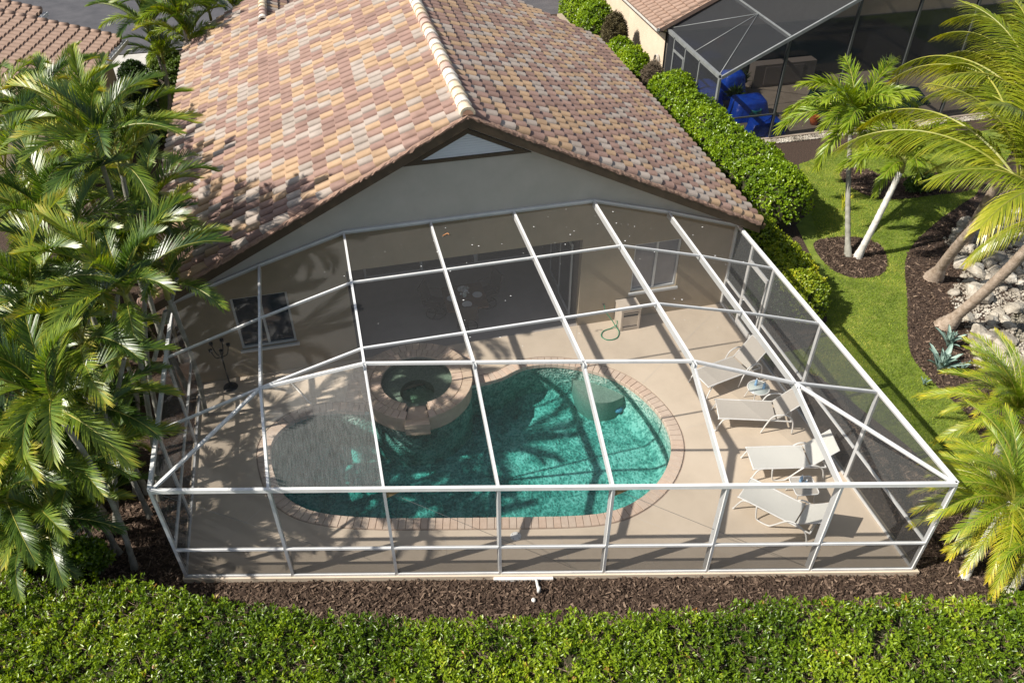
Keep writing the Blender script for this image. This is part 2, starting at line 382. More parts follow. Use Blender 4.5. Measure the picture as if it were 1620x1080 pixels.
# mulch beds, lawn, road
sheet([(-34, -16), (8, -16), (8, -10.2), (2.6, -8.2), (2.0, -6), (1.2, -3.2), (.12, -2.6), (.12, -9.1), (-14.12, -5.84), (-14.12, 17.4), (-15.4, 17.4), (-34, 17.4)], G0, 'mulch_bed', M_mulch)
bedR = spline([at(*p) for p in [(1545, 305), (1480, 350), (1436, 400), (1437, 470), (1441, 550), (1478, 600), (1530, 650), (1560, 700)]], 6, closed=False)
bedR_poly = [(p.x, p.y) for p in bedR] + [(9, -9), (22, -5), (22, 6.5), (12.5, 5.0)]
sheet(bedR_poly, G0 + .008, 'river_bed_mulch', M_mulch)
isl = [(p.x, p.y) for p in spline([at(*p) for p in [(1288, 382), (1318, 372), (1360, 372), (1395, 385), (1405, 412), (1392, 432), (1350, 435), (1312, 418)]], 5)]
sheet(isl, G0 + .008, 'island_bed', M_mulch)
isl2 = [(p.x, p.y) for p in spline([at(*p) for p in [(1330, 268), (1362, 262), (1420, 278), (1500, 268), (1560, 272), (1540, 296), (1480, 305), (1400, 312), (1345, 292)]], 5)]
sheet(isl2, G0 + .008, 'upper_bed', M_mulch)
nbbed = [(5.6, 9.15), (18, 9.2), (18, 8.1), (12, 7.75), (8.3, 7.75), (6.0, 7.2), (4.9, 5.6), (4.7, 3.6), (4.0, 3.4), (2.9, 8), (3.2, 13), (3.6, 26), (2.0, 26), (.5, 6), (.2, 0), (2.2, -2.0), (3.1, .6), (4.2, 3.6), (4.9, 5.4), (6.4, 6.9)]
nbbed = [(5.6, 9.15), (18, 9.2), (18, 8.1), (12, 7.75), (8.3, 7.75), (6.3, 7.1), (5.7, 5.6), (5.4, 4.3), (4.2, 3.4), (3.8, 1.8), (3.3, .2), (2.6, -1.3), (1.6, -2.2), (.3, -2.3), (.2, 30), (3.9, 30), (3.9, 12), (5.0, 9.2)]
sheet(nbbed, G0 + .008, 'hedge_bed', M_mulch)
lawnR = [(-.0, 30), (30, 30), (30, -12), (2, -12), (2, -7.2), (1.2, -3.2), (.12, -2.6), (.12, 0)]
sheet([(.13, 30), (30, 30), (30, -9.5), (2.35, -9.5), (2.0, -6), (1.2, -3.2), (.13, -2.6)], G0 + .004, 'lawn', M_grassbase)
lawnL = [at(*p) for p in [(262, 120), (300, 125), (300, 200), (258, 192), (250, 160)]]
sheet([(p.x, p.y) for p in lawnL], G0 + .012, 'side_lawn', M_grassbase)
sheet([(-80, 24.0), (-14.9, 24.0), (-14.9, 24.6), (10, 24.6), (10, 70), (-80, 70)], G0 + .02, 'road', M_asphalt)
sheet([(-19.3, 20.8), (-16.4, 20.8), (-16.4, 23.9), (-19.3, 23.9)], G0 + .016, 'driveway', M_conc)

def blades(name, poly, n, excl=(), z=G0):
    X, Y = scatter(poly, n)
    k = np.ones(len(X), bool)
    for e in excl: k &= ~inside(e, X, Y)
    X, Y = X[k], Y[k]; n = len(X)
    a = RNG.uniform(0, 2 * np.pi, n); L = RNG.uniform(.03, .07, n); wd = RNG.uniform(.006, .012, n)
    tx = X + np.cos(a) * L * .9; ty = Y + np.sin(a) * L * .9; tz = z + L * .75
    sx, sy = -np.sin(a) * wd, np.cos(a) * wd
    V = np.stack([np.stack([X - sx, Y - sy, np.full(n, z)], 1), np.stack([X + sx, Y + sy, np.full(n, z)], 1), np.stack([tx, ty, tz], 1)], 1).reshape(-1, 3)
    F = np.arange(3 * n).reshape(-1, 3)
    t = np.clip(RNG.beta(2, 2.2, n) + .12 * np.sin(X * 4.1 + 3 * np.sin(Y * 2.3)) + .2 * np.sin(X * 1.3 + 1.7 * np.sin(Y * .9)), 0, 1)
    o = link(name, npmesh(name, V, F, M_blade, t)); return o
lawn_area = [(p.x, p.y) for p in bedR][::-1]
lawn_poly = [(.15, -2.7), (1.2, -3.3), (2.0, -6), (2.4, -9), (6, -9), (14.5, -1), (14.5, 8.4), (8.3, 8), (6.5, 7.4), (5.5, 5.0), (3.4, 0)]
go = blades('grass', lawn_poly, 210000, [bedR_poly, isl, isl2, nbbed])
tag(go, 'mown green grass of the lawn between the pool cage and the palm beds', 'grass', kind='stuff')
go = blades('grass', [(p.x, p.y) for p in lawnL], 12000)
tag(go, 'small patch of mown grass beside the far end of the tiled house', 'grass', kind='stuff')

def chips(name, polys, n, label, excl=()):
    V = []; T = []
    for poly in polys:
        A = abs(sum(poly[i][0] * poly[(i + 1) % len(poly)][1] - poly[(i + 1) % len(poly)][0] * poly[i][1] for i in range(len(poly)))) / 2
        X, Y = scatter(poly, int(A * n))
        k = np.ones(len(X), bool)
        for e in excl: k &= ~inside(e, X, Y)
        X, Y = X[k], Y[k]; m = len(X)
        a = RNG.uniform(0, 2 * np.pi, m); L = RNG.uniform(.02, .07, m) * RNG.uniform(.5, 1, m); wd = L * RNG.uniform(.15, .4, m)
        tl = RNG.uniform(-.5, .5, m); z = G0 + RNG.uniform(.01, .05, m)
        dx, dy, dz = np.cos(a) * L, np.sin(a) * L, tl * L; rl = RNG.uniform(-.6, .6, m) * wd
        c = np.stack([X, Y, z], 1); d = np.stack([dx, dy, dz], 1); s = np.stack([-np.sin(a) * wd, np.cos(a) * wd, rl], 1)
        V.append(np.stack([c - d - s, c + d - s, c + d + s, c - d + s], 1).reshape(-1, 3)); T.append(np.clip(RNG.beta(1.3, 2.6, m), 0, 1))
    V = np.concatenate(V); T = np.concatenate(T); F = np.arange(len(V)).reshape(-1, 4)
    o = link(name, npmesh(name, V, F, M_chip, T)); return tag(o, label, 'mulch', kind='stuff')
deckpoly = [(-14.15, 1), (-14.15, -5.82), (.15, -9.1), (.15, 1)]
chips('mulch_chips', [[(-17.8, -4), (-14.15, -3.2), (-14.15, -5.85), (.15, -9.1), (.15, -3), (1.9, -6), (2.4, -9), (3, -10.5), (-4.5, -9.6), (-7.5, -9.2), (-11.5, -8.2), (-17, -6.2)]], 900, 'dark brown bark mulch strip between the pool cage and the front hedge')
chips('mulch_chips', [isl, isl2], 700, 'dark bark mulch in the round beds in the lawn')
chips('mulch_chips', [bedR_poly[:-4] + [(6.2, -5.2), (6.4, -2.4), (8.0, .4), (12.5, 5.0)]], 700, 'dark bark mulch of the bed where the coconut palms and agaves stand')

# ------------------------------------------------------------------ the pool
pool = empty('swimming_pool', (POOLC[0].x, POOLC[0].y, 0), label='kidney shaped swimming pool with green water and brick coping', cat='pool')
def child(o, parent):
    o.parent = parent; o.matrix_parent_inverse = Matrix.Translation(-parent.location); return o
def depth(x): return -1.05 - .55 * min(1, max(0, (-3.2 - x) / 5))
b = MB(); n = len(POOLC)
ringz = [0, -.5, -.95]
pts = []
offs = [0, 0, 0]
inner = offset(POOLC, -.28); floor_ = offset(POOLC, -.5)
rows = [[(p.x, p.y, -.03) for p in POOLC], [(p.x, p.y, depth(p.x) + .35) for p in POOLC], [(p.x, p.y, depth(p.x) + .08) for p in inner]]
for k in range(2):
    b.add(rows[k] + rows[k + 1], [(i, (i + 1) % n, n + (i + 1) % n, n + i) for i in range(n)], 0, True)
tr = tessellate_polygon([[Vector((p.x, p.y, 0)) for p in inner]])
b.add([(p.x, p.y, depth(p.x) + .08) for p in inner], [tuple(t) for t in tr])
child(b.build('basin', M_caustic), pool)
wt = MB(); po = offset(POOLC, .06); zb = -1.75
tr = tessellate_polygon([[Vector((p.x, p.y, 0)) for p in po]])
wt.add([(p.x, p.y, -.13) for p in po], [tuple(t) if (po[t[1]] - po[t[0]]).cross(po[t[2]] - po[t[0]]).z > 0 else tuple(t)[::-1] for t in tr])
wt.add([(p.x, p.y, zb) for p in po], [tuple(t) if (po[t[1]] - po[t[0]]).cross(po[t[2]] - po[t[0]]).z < 0 else tuple(t)[::-1] for t in tr])
wt.add([(p.x, p.y, -.13) for p in po] + [(p.x, p.y, zb) for p in po], [(i, n + i, n + (i + 1) % n, (i + 1) % n) for i in range(n)])
child(wt.build('water', M_water), pool)
# submerged bench at the far end
bn = MB(); bc = at(955, 600, -.45); N0 = 18
arc = [at(px, py, -.45) for px, py in [(892, 580), (905, 600), (918, 622), (938, 636), (962, 638), (984, 630), (996, 617), (1000, 600), (975, 585), (930, 572)]]
arc = spline([Vector((p.x, p.y, 0)) for p in arc], 4)
bn.prism([(p.x, p.y) for p in arc], -1.3, -.42)
child(bn.build('bench', M_spaplaster), pool)
lt = MB(); lp = at(978, 642, -.7); lt.lathe([(0, .03), (.09, .03), (.12, 0), (.12, -.05)], 14, c=(lp.x, lp.y, -.78)); child(lt.build('pool_light', M_bottle), pool)
# brick coping, brick by brick
def ring_bricks(path, w_in, w_out, step, z0, z1, mats, parent, closed=True, skip=None, bev=.012, gap=.008):
    P = [Vector((p.x, p.y, 0)) for p in path]; n = len(P)
    seg = [(P[(i + 1) % n] - P[i]).length for i in range(n)]; tot = sum(seg); k = int(round(tot / step)); st = tot / k
    def pt(s):
        s %= tot; i = 0
        while s > seg[i]: s -= seg[i]; i += 1
        t = s / seg[i]; q = P[i].lerp(P[(i + 1) % n], t)
        d0 = (P[(i + 1) % n] - P[i - 1]).normalized(); d1 = (P[(i + 2) % n] - P[i]).normalized(); d = d0.lerp(d1, t).normalized()
        return q, Vector((d.y, -d.x, 0))
    area = sum(P[i].x * P[(i + 1) % n].y - P[(i + 1) % n].x * P[i].y for i in range(n)); sg = 1 if area > 0 else -1
    for j in range(k):
        a, na = pt(j * st + gap / 2); c, nc = pt((j + 1) * st - gap / 2)
        mid = (a + c) / 2
        if skip and skip(mid): continue
        na = na * sg; nc = nc * sg
        q = [a - na * w_in, c - nc * w_in, c + nc * w_out, a + na * w_out]; cen = (q[0] + q[1] + q[2] + q[3]) / 4
        zz = z1 + random.uniform(-.004, .004)
        v = [Vector((p.x, p.y, z0)) for p in q] + [Vector((p.x, p.y, zz - bev)) for p in q] + [Vector((cen.x + (p.x - cen.x) * .93, cen.y + (p.y - cen.y) * .95, zz)) for p in q]
        bb = MB(); f = [(0, 3, 2, 1)] + [(i, (i + 1) % 4, 4 + (i + 1) % 4, 4 + i) for i in range(4)] + [(4 + i, 4 + (i + 1) % 4, 8 + (i + 1) % 4, 8 + i) for i in range(4)] + [(8, 9, 10, 11)]
        if sg < 0: f = [tuple(t)[::-1] for t in f]
        bb.add([p - cen for p in v], f)
        o = bb.build('brick', random.choice(mats)); o.location = cen; child(o, parent) if parent.location.length else setattr(o, 'parent', parent)
spa_skip = lambda p: (p - SPA).length < SRO + .1
ring_bricks(POOLC, .02, .27, .155, -.10, .012, [M_brickA, M_brickB, M_brickA], pool, skip=spa_skip)
cg = offset(POOLC, .31); cin = offset(POOLC, -.0)
mb = MB(); mb.add([(p.x, p.y, -.012) for p in cg] + [(p.x, p.y, -.012) for p in cin], [(i, (i + 1) % n, n + (i + 1) % n, n + i) for i in range(n)]); child(mb.build('mortar_bed', mat('grey_mortar', (.30, .23, .18), (.38, .30, .24), 8, .95)), pool)

# ------------------------------------------------------------------ the spa
spa = empty('spa', SPA, label='round raised spa with paver rim spilling into the pool', cat='spa')
NA = R(-98); NW = R(14)                                    # direction and half width of the spillway
b = MB(); ns = 64
def circ(r, z, s0=0, s1=ns): return [(r * math.cos(2 * math.pi * k / ns), r * math.sin(2 * math.pi * k / ns), z) for k in range(s0, s1)]
def band(mbx, r0, z0, r1, z1, m=0, skip=None):
    v = circ(r0, z0) + circ(r1, z1)
    f = []
    for i in range(ns):
        a = 2 * math.pi * (i + .5) / ns
        if skip and abs((a - skip + math.pi) % (2 * math.pi) - math.pi) < NW: continue
        f.append((i, (i + 1) % ns, ns + (i + 1) % ns, ns + i))
    mbx.add(v, f, m, False)
band(b, SRO - .03, -.14, SRO - .03, SZ - .045); band(b, SRO - .03, SZ - .046, SRI + .02, SZ - .046, 0, NA)
b.build('outer_wall', M_spabrick, spa)
b = MB(); band(b, SRO - .04, -1.5, SRO - .04, -.13); b.build('underwater_wall', M_caustic, spa)
b = MB(); band(b, SRI + .02, SZ - .046, SRI + .02, .12, 0, NA); band(b, SRI + .02, -.12, .44, -.12); 
# deeper foot well set toward the pool
fw = [(.42 * math.cos(a) - .03, .42 * math.sin(a) - .22) for a in [2 * math.pi * k / ns for k in range(ns)]]
b = MB(); band(b, SRI + .02, SZ - .046, SRI + .02, .12, 0, NA)
b.add(circ(SRI + .02, .12) + [(x, y, .12) for x, y in fw], [(i, (i + 1) % ns, ns + (i + 1) % ns, ns + i) for i in range(ns)])
b.add([(x, y, .12) for x, y in fw] + [(x, y, -.11) for x, y in fw], [(i, (i + 1) % ns, ns + (i + 1) % ns, ns + i) for i in range(ns)])
b.add([(x, y, -.11) for x, y in fw], [tuple(range(ns))])
b.build('tub', M_spaplaster, spa)
b = MB(); b.prism([(q[0], q[1]) for q in circ(SRI - .003, 0)], -.7, .25); b.build('water', M_spawater, spa)
u = Vector((math.cos(NA), math.sin(NA), 0)); s_ = Vector((-u.y, u.x, 0)); b = MB()
def quadbox(c0, c1, w0, w1, z0, z1):
    v = []
    for z in (z0, z1):
        for c, wd in ((c0, w0), (c1, w1)):
            for sg in (-1, 1): v.append(u * c + s_ * sg * wd + Vector((0, 0, z)))
    b.add(v, [(0, 2, 3, 1), (4, 5, 7, 6), (0, 1, 5, 4), (2, 6, 7, 3), (0, 4, 6, 2), (1, 3, 7, 5)])
quadbox(SRI + .01, SRO + .10, .20, .30, .10, .22); quadbox(SRI - .04, SRI + .02, .20, .20, -.1, .21); quadbox(SRO - .02, SRO + .06, .27, .29, -.16, .099)
b.build('spillway', M_spabrick, spa)
def notch(p):
    a = math.atan2(p.y - spa.location.y, p.x - spa.location.x); return abs((a - NA + math.pi) % (2 * math.pi) - math.pi) < NW
circp = lambda r: [SPA + Vector((r * math.cos(2 * math.pi * k / 96), r * math.sin(2 * math.pi * k / 96), 0)) for k in range(96)]
ring_bricks(circp(SRI), 0, .26, .125, SZ - .045, SZ, [M_spabrick, M_brickB], spa, skip=notch, gap=.007)
ring_bricks(circp(SRI + .268), 0, SRO - SRI - .268, .155, SZ - .045, SZ, [M_spabrick, M_brickB], spa, skip=notch, gap=.007)
# deck-level apron of pavers behind the spa
ap = empty('spa_apron', (SPA.x, SPA.y + 1.9, 0), label='curved row of brick pavers in the deck behind the spa', cat='pavers')
ring_bricks([SPA + Vector((1.75 * math.cos(2 * math.pi * k / 96), 1.75 * math.sin(2 * math.pi * k / 96), 0)) for k in range(96)], .33, .0, .16, -.05, .014, [M_brickA, M_brickB], ap, skip=lambda p: p.y < SPA.y - .15 or inside([(q.x, q.y) for q in offset(POOLC, .3)], np.array([p.x]), np.array([p.y]))[0])

# ------------------------------------------------------------------ the house
EX0, EX1, RX, RZ, EZ, RY = -14.62, .46, -7.08, 6.50, 2.75, -.37
SLO = (RZ - EZ) / (RX - EX0); ANG = math.atan(SLO)
def rz_at(x): return RZ - SLO * abs(x - RX)
BACK, BACK2 = 13.6, 17.0
house = empty('house', (RX, 0, 0), label='beige house with multicoloured barrel tile gable roof behind the pool cage', cat='house')
def hp(o): return child(o, house)
W0, W1 = -14.1, .06
b = MB(); T = .2
def wbox(x0, x1, z0, z1): b.box(x0, x1, 0, T, z0, z1)
wins = [(-12.85, -11.53, .86, 2.41), (-2.77, -1.47, .86, 2.38)]
wbox(W0, -12.85, -.15, 2.75); wbox(-12.85, -11.53, -.15, .86); wbox(-12.85, -11.53, 2.41, 2.75); wbox(-11.53, -10.1, -.15, 2.75)
wbox(-4.2, -2.77, -.15, 2.75); wbox(-2.77, -1.47, -.15, .86); wbox(-2.77, -1.47, 2.38, 2.75); wbox(-1.47, W1, -.15, 2.75)
b.box(W0, W0 + T, T, BACK2 - .5, -.15, 2.7); b.box(W1 - T, W1, T, BACK2 - .5, -.15, 2.7)
b.box(W0 + T, -10.1, BACK2 - .7, BACK2 - .5, -.15, 2.7); b.box(-10.1, W1 - T, BACK - .5, BACK - .3, -.15, 2.7)
hp(b.build('wall', M_stucco))
b = MB()   # gable above the openings
zt = lambda x: rz_at(x) - .16
lo_ = [(-13.6, 2.75), (-.44, 2.75), (-2, 3.31), (-4, 3.9), (-10, 3.9), (-12, 3.31)]
up_ = [(W0, 2.75), (-13.6, 2.75), (-12, 3.31), (-10, 3.9), (-4, 3.9), (-2, 3.31), (-.44, 2.75), (W1, 2.75), (W1, zt(W1)), (RX, zt(RX)), (W0, zt(W0))]
b.add([(x, 0, z) for x, z in lo_], [tuple(range(6))], 1); b.add([(x, 0, z) for x, z in up_], [tuple(range(11))], 0)  # colour split follows the cage roof; the screen's shade is painted below it
b.add([(W0, 0, 2.75), (W1, 0, 2.75), (W1, T, 2.75), (W0, T, 2.75)], [(3, 2, 1, 0)], 1)
hp(b.build('gable', [M_stucco_skylit, M_stucco]))
# vent
b = MB(); cx = -7.05
def tri(x0, x1, z0, z1): return [(x0, z0), (x1, z0), ((x0 + x1) / 2, z1)]
o_, i_ = tri(-8.5, -5.58, 5.33, 6.06), tri(-8.13, -5.95, 5.41, 5.95)
b.add([(x, -.05, z) for x, z in o_ + i_] + [(x, -.001, z) for x, z in o_] + [(x, -.01, z) for x, z in i_], [(0, 1, 4, 3), (1, 2, 5, 4), (2, 0, 3, 5), (0, 6, 7, 1), (1, 7, 8, 2), (2, 8, 6, 0), (3, 4, 10, 9), (4, 5, 11, 10), (5, 3, 9, 11)])
vf = hp(b.build('gable_vent', M_brown)); b = MB()
for k in range(9):
    z = 5.42 + k * .058; hw = 1.07 * (1 - (z - 5.41) / .54); 
    if hw > .05: b.add([(cx - hw, -.02, z), (cx + hw, -.02, z), (cx + hw, -.034, z + .05), (cx - hw, -.034, z + .05)], [(0, 1, 2, 3)])
b.add([(cx - 1.09, -.008, 5.41), (cx + 1.09, -.008, 5.41), (cx, -.008, 5.95)], [(0, 1, 2)])
o = b.build('louvre', M_vent, vf); o.matrix_parent_inverse = Matrix.Identity(4)
# roof deck, fascias
b = MB(); th = .10
for x0, x1, yb in ((EX0, RX, BACK), (RX, EX1, BACK)):
    b.add([(x0, RY, rz_at(x0) - .03), (x1, RY, rz_at(x1) - .03), (x1, yb, rz_at(x1) - .03), (x0, yb, rz_at(x0) - .03), (x0, RY, rz_at(x0) - .03 - th), (x1, RY, rz_at(x1) - .03 - th), (x1, yb, rz_at(x1) - .03 - th), (x0, yb, rz_at(x0) - .03 - th)],
          [(0, 1, 2, 3), (4, 7, 6, 5), (0, 4, 5, 1), (2, 6, 7, 3), (1, 5, 6, 2), (3, 7, 4, 0)])
SX = -11.6
b.add([(EX0, BACK, rz_at(EX0) - .03), (SX, BACK, rz_at(SX) - .03), (SX, BACK2, rz_at(SX) - .03), (EX0, BACK2, rz_at(EX0) - .03)], [(0, 1, 2, 3)])
x3 = SX + (SX - EX0); b.add([(SX, BACK, rz_at(SX) - .03), (x3, BACK, EZ - .03), (x3, BACK2 + 3, EZ - .03), (SX, BACK2 + 3, rz_at(SX) - .03)], [(0, 1, 2, 3)])
b.add([(EX0, BACK2, rz_at(EX0) - .03), (SX, BACK2, rz_at(SX) - .03), (SX, BACK2, 2.5), (EX0, BACK2, 2.5)], [(0, 1, 2, 3)])
roof = hp(b.build('roof', M_mortar))
b = MB()
for s0, s1 in ((EX0, RX), (EX1, RX)):
    for (ya, yb, dz, h) in ((RY - .035, RY - .002, -.03, .22),):
        z0, z1 = rz_at(s0), rz_at(s1)
        v = [(s0, ya, z0 + dz), (s1, ya, z1 + dz), (s1, ya, z1 + dz - h), (s0, ya, z0 + dz - h), (s0, yb, z0 + dz), (s1, yb, z1 + dz), (s1, yb, z1 + dz - h), (s0, yb, z0 + dz - h)]
        b.add(v, [(0, 1, 2, 3), (4, 7, 6, 5), (0, 4, 5, 1), (3, 2, 6, 7), (0, 3, 7, 4)])
hp(b.build('rake_board', M_brown))
b = MB(); b.box(EX0 - .03, EX0, RY, BACK2, EZ - .25, EZ - .03); b.box(EX1, EX1 + .03, RY, BACK, EZ - .25, EZ - .03); hp(b.build('eave_board', M_brown))
b = MB()   # gutter on the right eave
gp = [(EX1 + .032, EZ - .02), (EX1 + .032, EZ - .15), (EX1 + .12, EZ - .15), (EX1 + .15, EZ - .02)]
b.add([(x, RY - .02, z) for x, z in gp] + [(x, BACK, z) for x, z in gp], [(0, 1, 5, 4), (1, 2, 6, 5), (2, 3, 7, 6), (0, 3, 2, 1)]); hp(b.build('gutter', M_brown))
# mortar along rake and ridge
def rough_strip(pts, prof, name, m, parent, amp=.015):
    b = MB(); P = []
    for p in pts: P.append([(p[0] + q[0], p[1] + q[1] + random.uniform(-amp, amp), p[2] + q[2] + random.uniform(-amp, amp)) for q in prof])
    k = len(prof); b.add([q for r in P for q in r], [(i * k + j, i * k + j + 1, (i + 1) * k + j + 1, (i + 1) * k + j) for i in range(len(P) - 1) for j in range(k - 1)], 0, False)
    o = b.build(name, m); return hp(o)
for s0 in (EX0, EX1):
    pts = [(s0 + (RX - s0) * t / 110, RY, rz_at(s0 + (RX - s0) * t / 110)) for t in range(111)]
    rough_strip(pts, [(0, -.045, -.03), (0, -.05, .02), (0, -.02, .05), (0, .03, .055)], 'rake_mortar', mat('rake_mortar', (.24, .15, .11), (.34, .22, .165), 12, .95, .8, 60, bdist=.02), house)
for sg in (-1, 1):
    pts = [(RX + sg * .13, RY + .1 + (BACK - RY - .1) * t / 160, rz_at(RX + .13)) for t in range(161)]
    rough_strip([(p[0], p[1], p[2]) for p in pts], [(sg * .09, 0, -.02), (sg * .05, 0, .05), (sg * -.03, 0, .09)], 'ridge_mortar', M_mortar, house, .01)

# roof tiles
TW, EXP = .328, .368
def tile_mesh(mats):
    """barrel tile, long axis down the slope (+X), origin at its upper end, butt end raised"""
    b = MB(); n = 7; L = EXP + .05; v = []
    prof = []
    for k in range(n + 1):
        a = math.pi * k / n; ca = -math.cos(a); prof.append((math.copysign(abs(ca) ** .8, ca) * .128, math.sin(a) ** .65 * .095))
    prof = [(-.164, -.05)] + [(-.134, -.05)] + prof[0:] + [(.134, -.05), (.164, -.05)]
    for x, lift, sc in ((0, -.004, .97), (L, .055, 1.0)):
        for y, z in prof: v.append((x, y * sc, z * sc + lift))
    k = len(prof)
    f = [(i, i + k, i + 1 + k, i + 1) for i in range(k - 1)]
    for y, z in prof: v.append((L, y, z + .055))
    for y, z in prof: v.append((L - .004, y, z * .55 - .005))
    f += [(2 * k + i, 3 * k + i, 3 * k + i + 1, 2 * k + i + 1) for i in range(k - 1)]
    b.add(v, f, 0, False)
    return b, prof
tb, _ = tile_mesh(None)
tmesh = []
for m in M_tile:
    tb2, _ = tile_mesh(None); me = tb2.mesh('tile', m); tmesh.append(me)
    ff = [len(p.vertices) and (p.index < 12) for p in me.polygons]; me.polygons.foreach_set('use_smooth', ff)
TV = np.array(tb.v); TF = np.array(tb.f)
def tile_colour(i, j, sg):
    r = random.random()
    return 0 if r < .30 else (1 if r < .60 else (2 if r < .86 else 3))
bulkV, bulkF, bulkM = [], [], []; cnt = 0
def place_tiles(xr, zr, xe, sgn, y0, y1, single_cols, parent):
    """sgn -1: slope falls to -X"""
    global cnt
    width = abs(xe - xr) / math.cos(ANG); nc = int(round((width - .10) / EXP)); ny = int(round((y1 - y0) / TW))
    rotz = 0 if sgn > 0 else math.pi
    base = Matrix.Rotation(rotz, 4, 'Z') @ Matrix.Rotation(ANG, 4, 'Y')
    for j in range(ny):
        for i in range(nc):
            d = width - (nc - i) * EXP - .02 + .05
            x = xr + sgn * d * math.cos(ANG); z = zr - d * math.sin(ANG) + .0
            y = y0 + (j + .5) * TW; c = tile_colour(i, j, sgn)
            jit = Matrix.Rotation(random.uniform(-.012, .012), 4, 'Z') @ Matrix.Rotation(random.uniform(-.006, .006), 4, 'Y')
            if j < single_cols:
                o = bpy.data.objects.new('tile', tmesh[c]); COL.objects.link(o); o.parent = parent
                o.matrix_local = Matrix.Translation((x, y, z + random.uniform(-.002, .003))) @ base @ jit
                cnt += 1
            else:
                Mx = np.array(Matrix.Translation((x, y, z + random.uniform(-.002, .003))) @ base @ jit)
                bulkV.append(TV @ Mx[:3, :3].T + Mx[:3, 3]); bulkM.append(np.full(len(TF), c)); bulkF.append(TF + (len(bulkV) - 1) * len(TV))
roof.matrix_parent_inverse = Matrix.Translation(-house.location)
place_tiles(RX, RZ, EX0, -1, RY + .04, BACK, 7, roof)
place_tiles(RX, RZ, EX1, 1, RY + .04, BACK, 7, roof)
place_tiles(SX, rz_at(SX), EX0, -1, BACK, BACK2, 0, roof)
place_tiles(SX, rz_at(SX), x3, 1, BACK + .02, BACK2 + 2, 0, roof)
V = np.concatenate(bulkV); F = np.concatenate(bulkF); me = npmesh('tile_field', V, F, M_tile, midx=np.concatenate(bulkM))
sm = np.tile(np.arange(len(TF)) < 12, len(bulkV)); me.polygons.foreach_set('use_smooth', sm)
o = link('tile_field', me, roof); tag(o, kind='stuff')
# ridge caps
def cap_mesh(m):
    b = MB(); v = []; n = 8; L = .44
    for x, r, l in ((0, .165, .035), (L, .145, 0)):
        for k in range(n + 1):
            a = -.25 + (math.pi + .5) * k / n; v.append((math.cos(a) * r, x, math.sin(a) * r * .9 + l))
    k = n + 1; f = [(i, i + 1, i + 1 + k, i + k) for i in range(n)]
    v += v[:k] + [(math.cos(-.25 + (math.pi + .5) * q / n) * .115, 0, math.sin(-.25 + (math.pi + .5) * q / n) * .10 + .02) for q in range(n + 1)]
    f += [(2 * k + i, 3 * k + i, 3 * k + i + 1, 2 * k + i + 1) for i in range(n)]
    b.add(v, f, 0, True); return b.mesh('ridge_cap', m)
caps = [cap_mesh(mat('cap_' + nme, a, c, 7, .85, .5, 40, coord='World')) for nme, a, c in (('cream', (.58, .47, .33), (.68, .58, .43)), ('pale', (.62, .57, .50), (.70, .65, .58)), ('mauve', (.42, .29, .24), (.50, .37, .31)))]
y = RY - .02; k = 0
while y < BACK - .3:
    o = link('ridge_cap', caps[random.choice([0, 0, 1, 1, 2])], roof, (RX, y, RZ + .035)); y += .385
y = BACK - .1
while y < BACK2 + 2:
    o = link('ridge_cap', caps[random.choice([0, 1, 2])], roof, (SX, y, rz_at(SX) + .035)); y += .385
b = MB(); n = 12; b.add([(RX, RY - .03, RZ + .05)] + [(RX + .12 * math.cos(math.pi * k / n), RY - .03, RZ + .04 + .11 * math.sin(math.pi * k / n)) for k in range(n + 1)], [(0, i, i + 1) for i in range(1, n + 1)] + [])
hp(b.build('ridge_end', M_mortar))
b = MB(); b.lathe([(.05, 0), (.05, .28), (.075, .29), (.075, .36), (.0, .38)], 12, c=(-8.53, 9.9, rz_at(-8.53) - .02)); hp(b.build('roof_vent_pipe', M_mortar))
b = MB(); b.lathe([(.04, 0), (.04, .30), (.0, .31)], 12, c=(-6.0, 9.8, rz_at(-6.0) - .02)); hp(b.build('roof_vent_pipe', M_conc))

# windows
def window(x0, x1, z0, z1, blind):
    b = MB(); f = .055
    b.box(x0, x1, .06, .12, z1 - f, z1); b.box(x0, x1, .06, .12, z0, z0 + f); b.box(x0, x0 + f, .06, .12, z0 + f, z1 - f); b.box(x1 - f, x1, .06, .12, z0 + f, z1 - f)
    xm = (x0 + x1) / 2; b.box(xm - .03, xm + .03, .055, .12, z0 + f, z1 - f)
    fo = hp(b.build('window', M_alu2)); fo.matrix_parent_inverse = Matrix.Translation(-house.location)
    for a, c in ((x0 + f, xm - .03), (xm + .03, x1 - f)):
        b = MB(); b.box(a, c, .10, .105, z0 + f, z1 - f); b.build('pane', blind, fo)
    b = MB(); b.box(x0 - .05, x1 + .05, -.05, .06, z0 - .07, z0 - .002); b.build('sill', M_alu2, fo)
glassy = mat('blind_behind_glass', (.20, .20, .215), (.25, .25, .27), 2, .12, spec=.7)
window(*wins[0], M_glassdark); window(*wins[1], glassy)
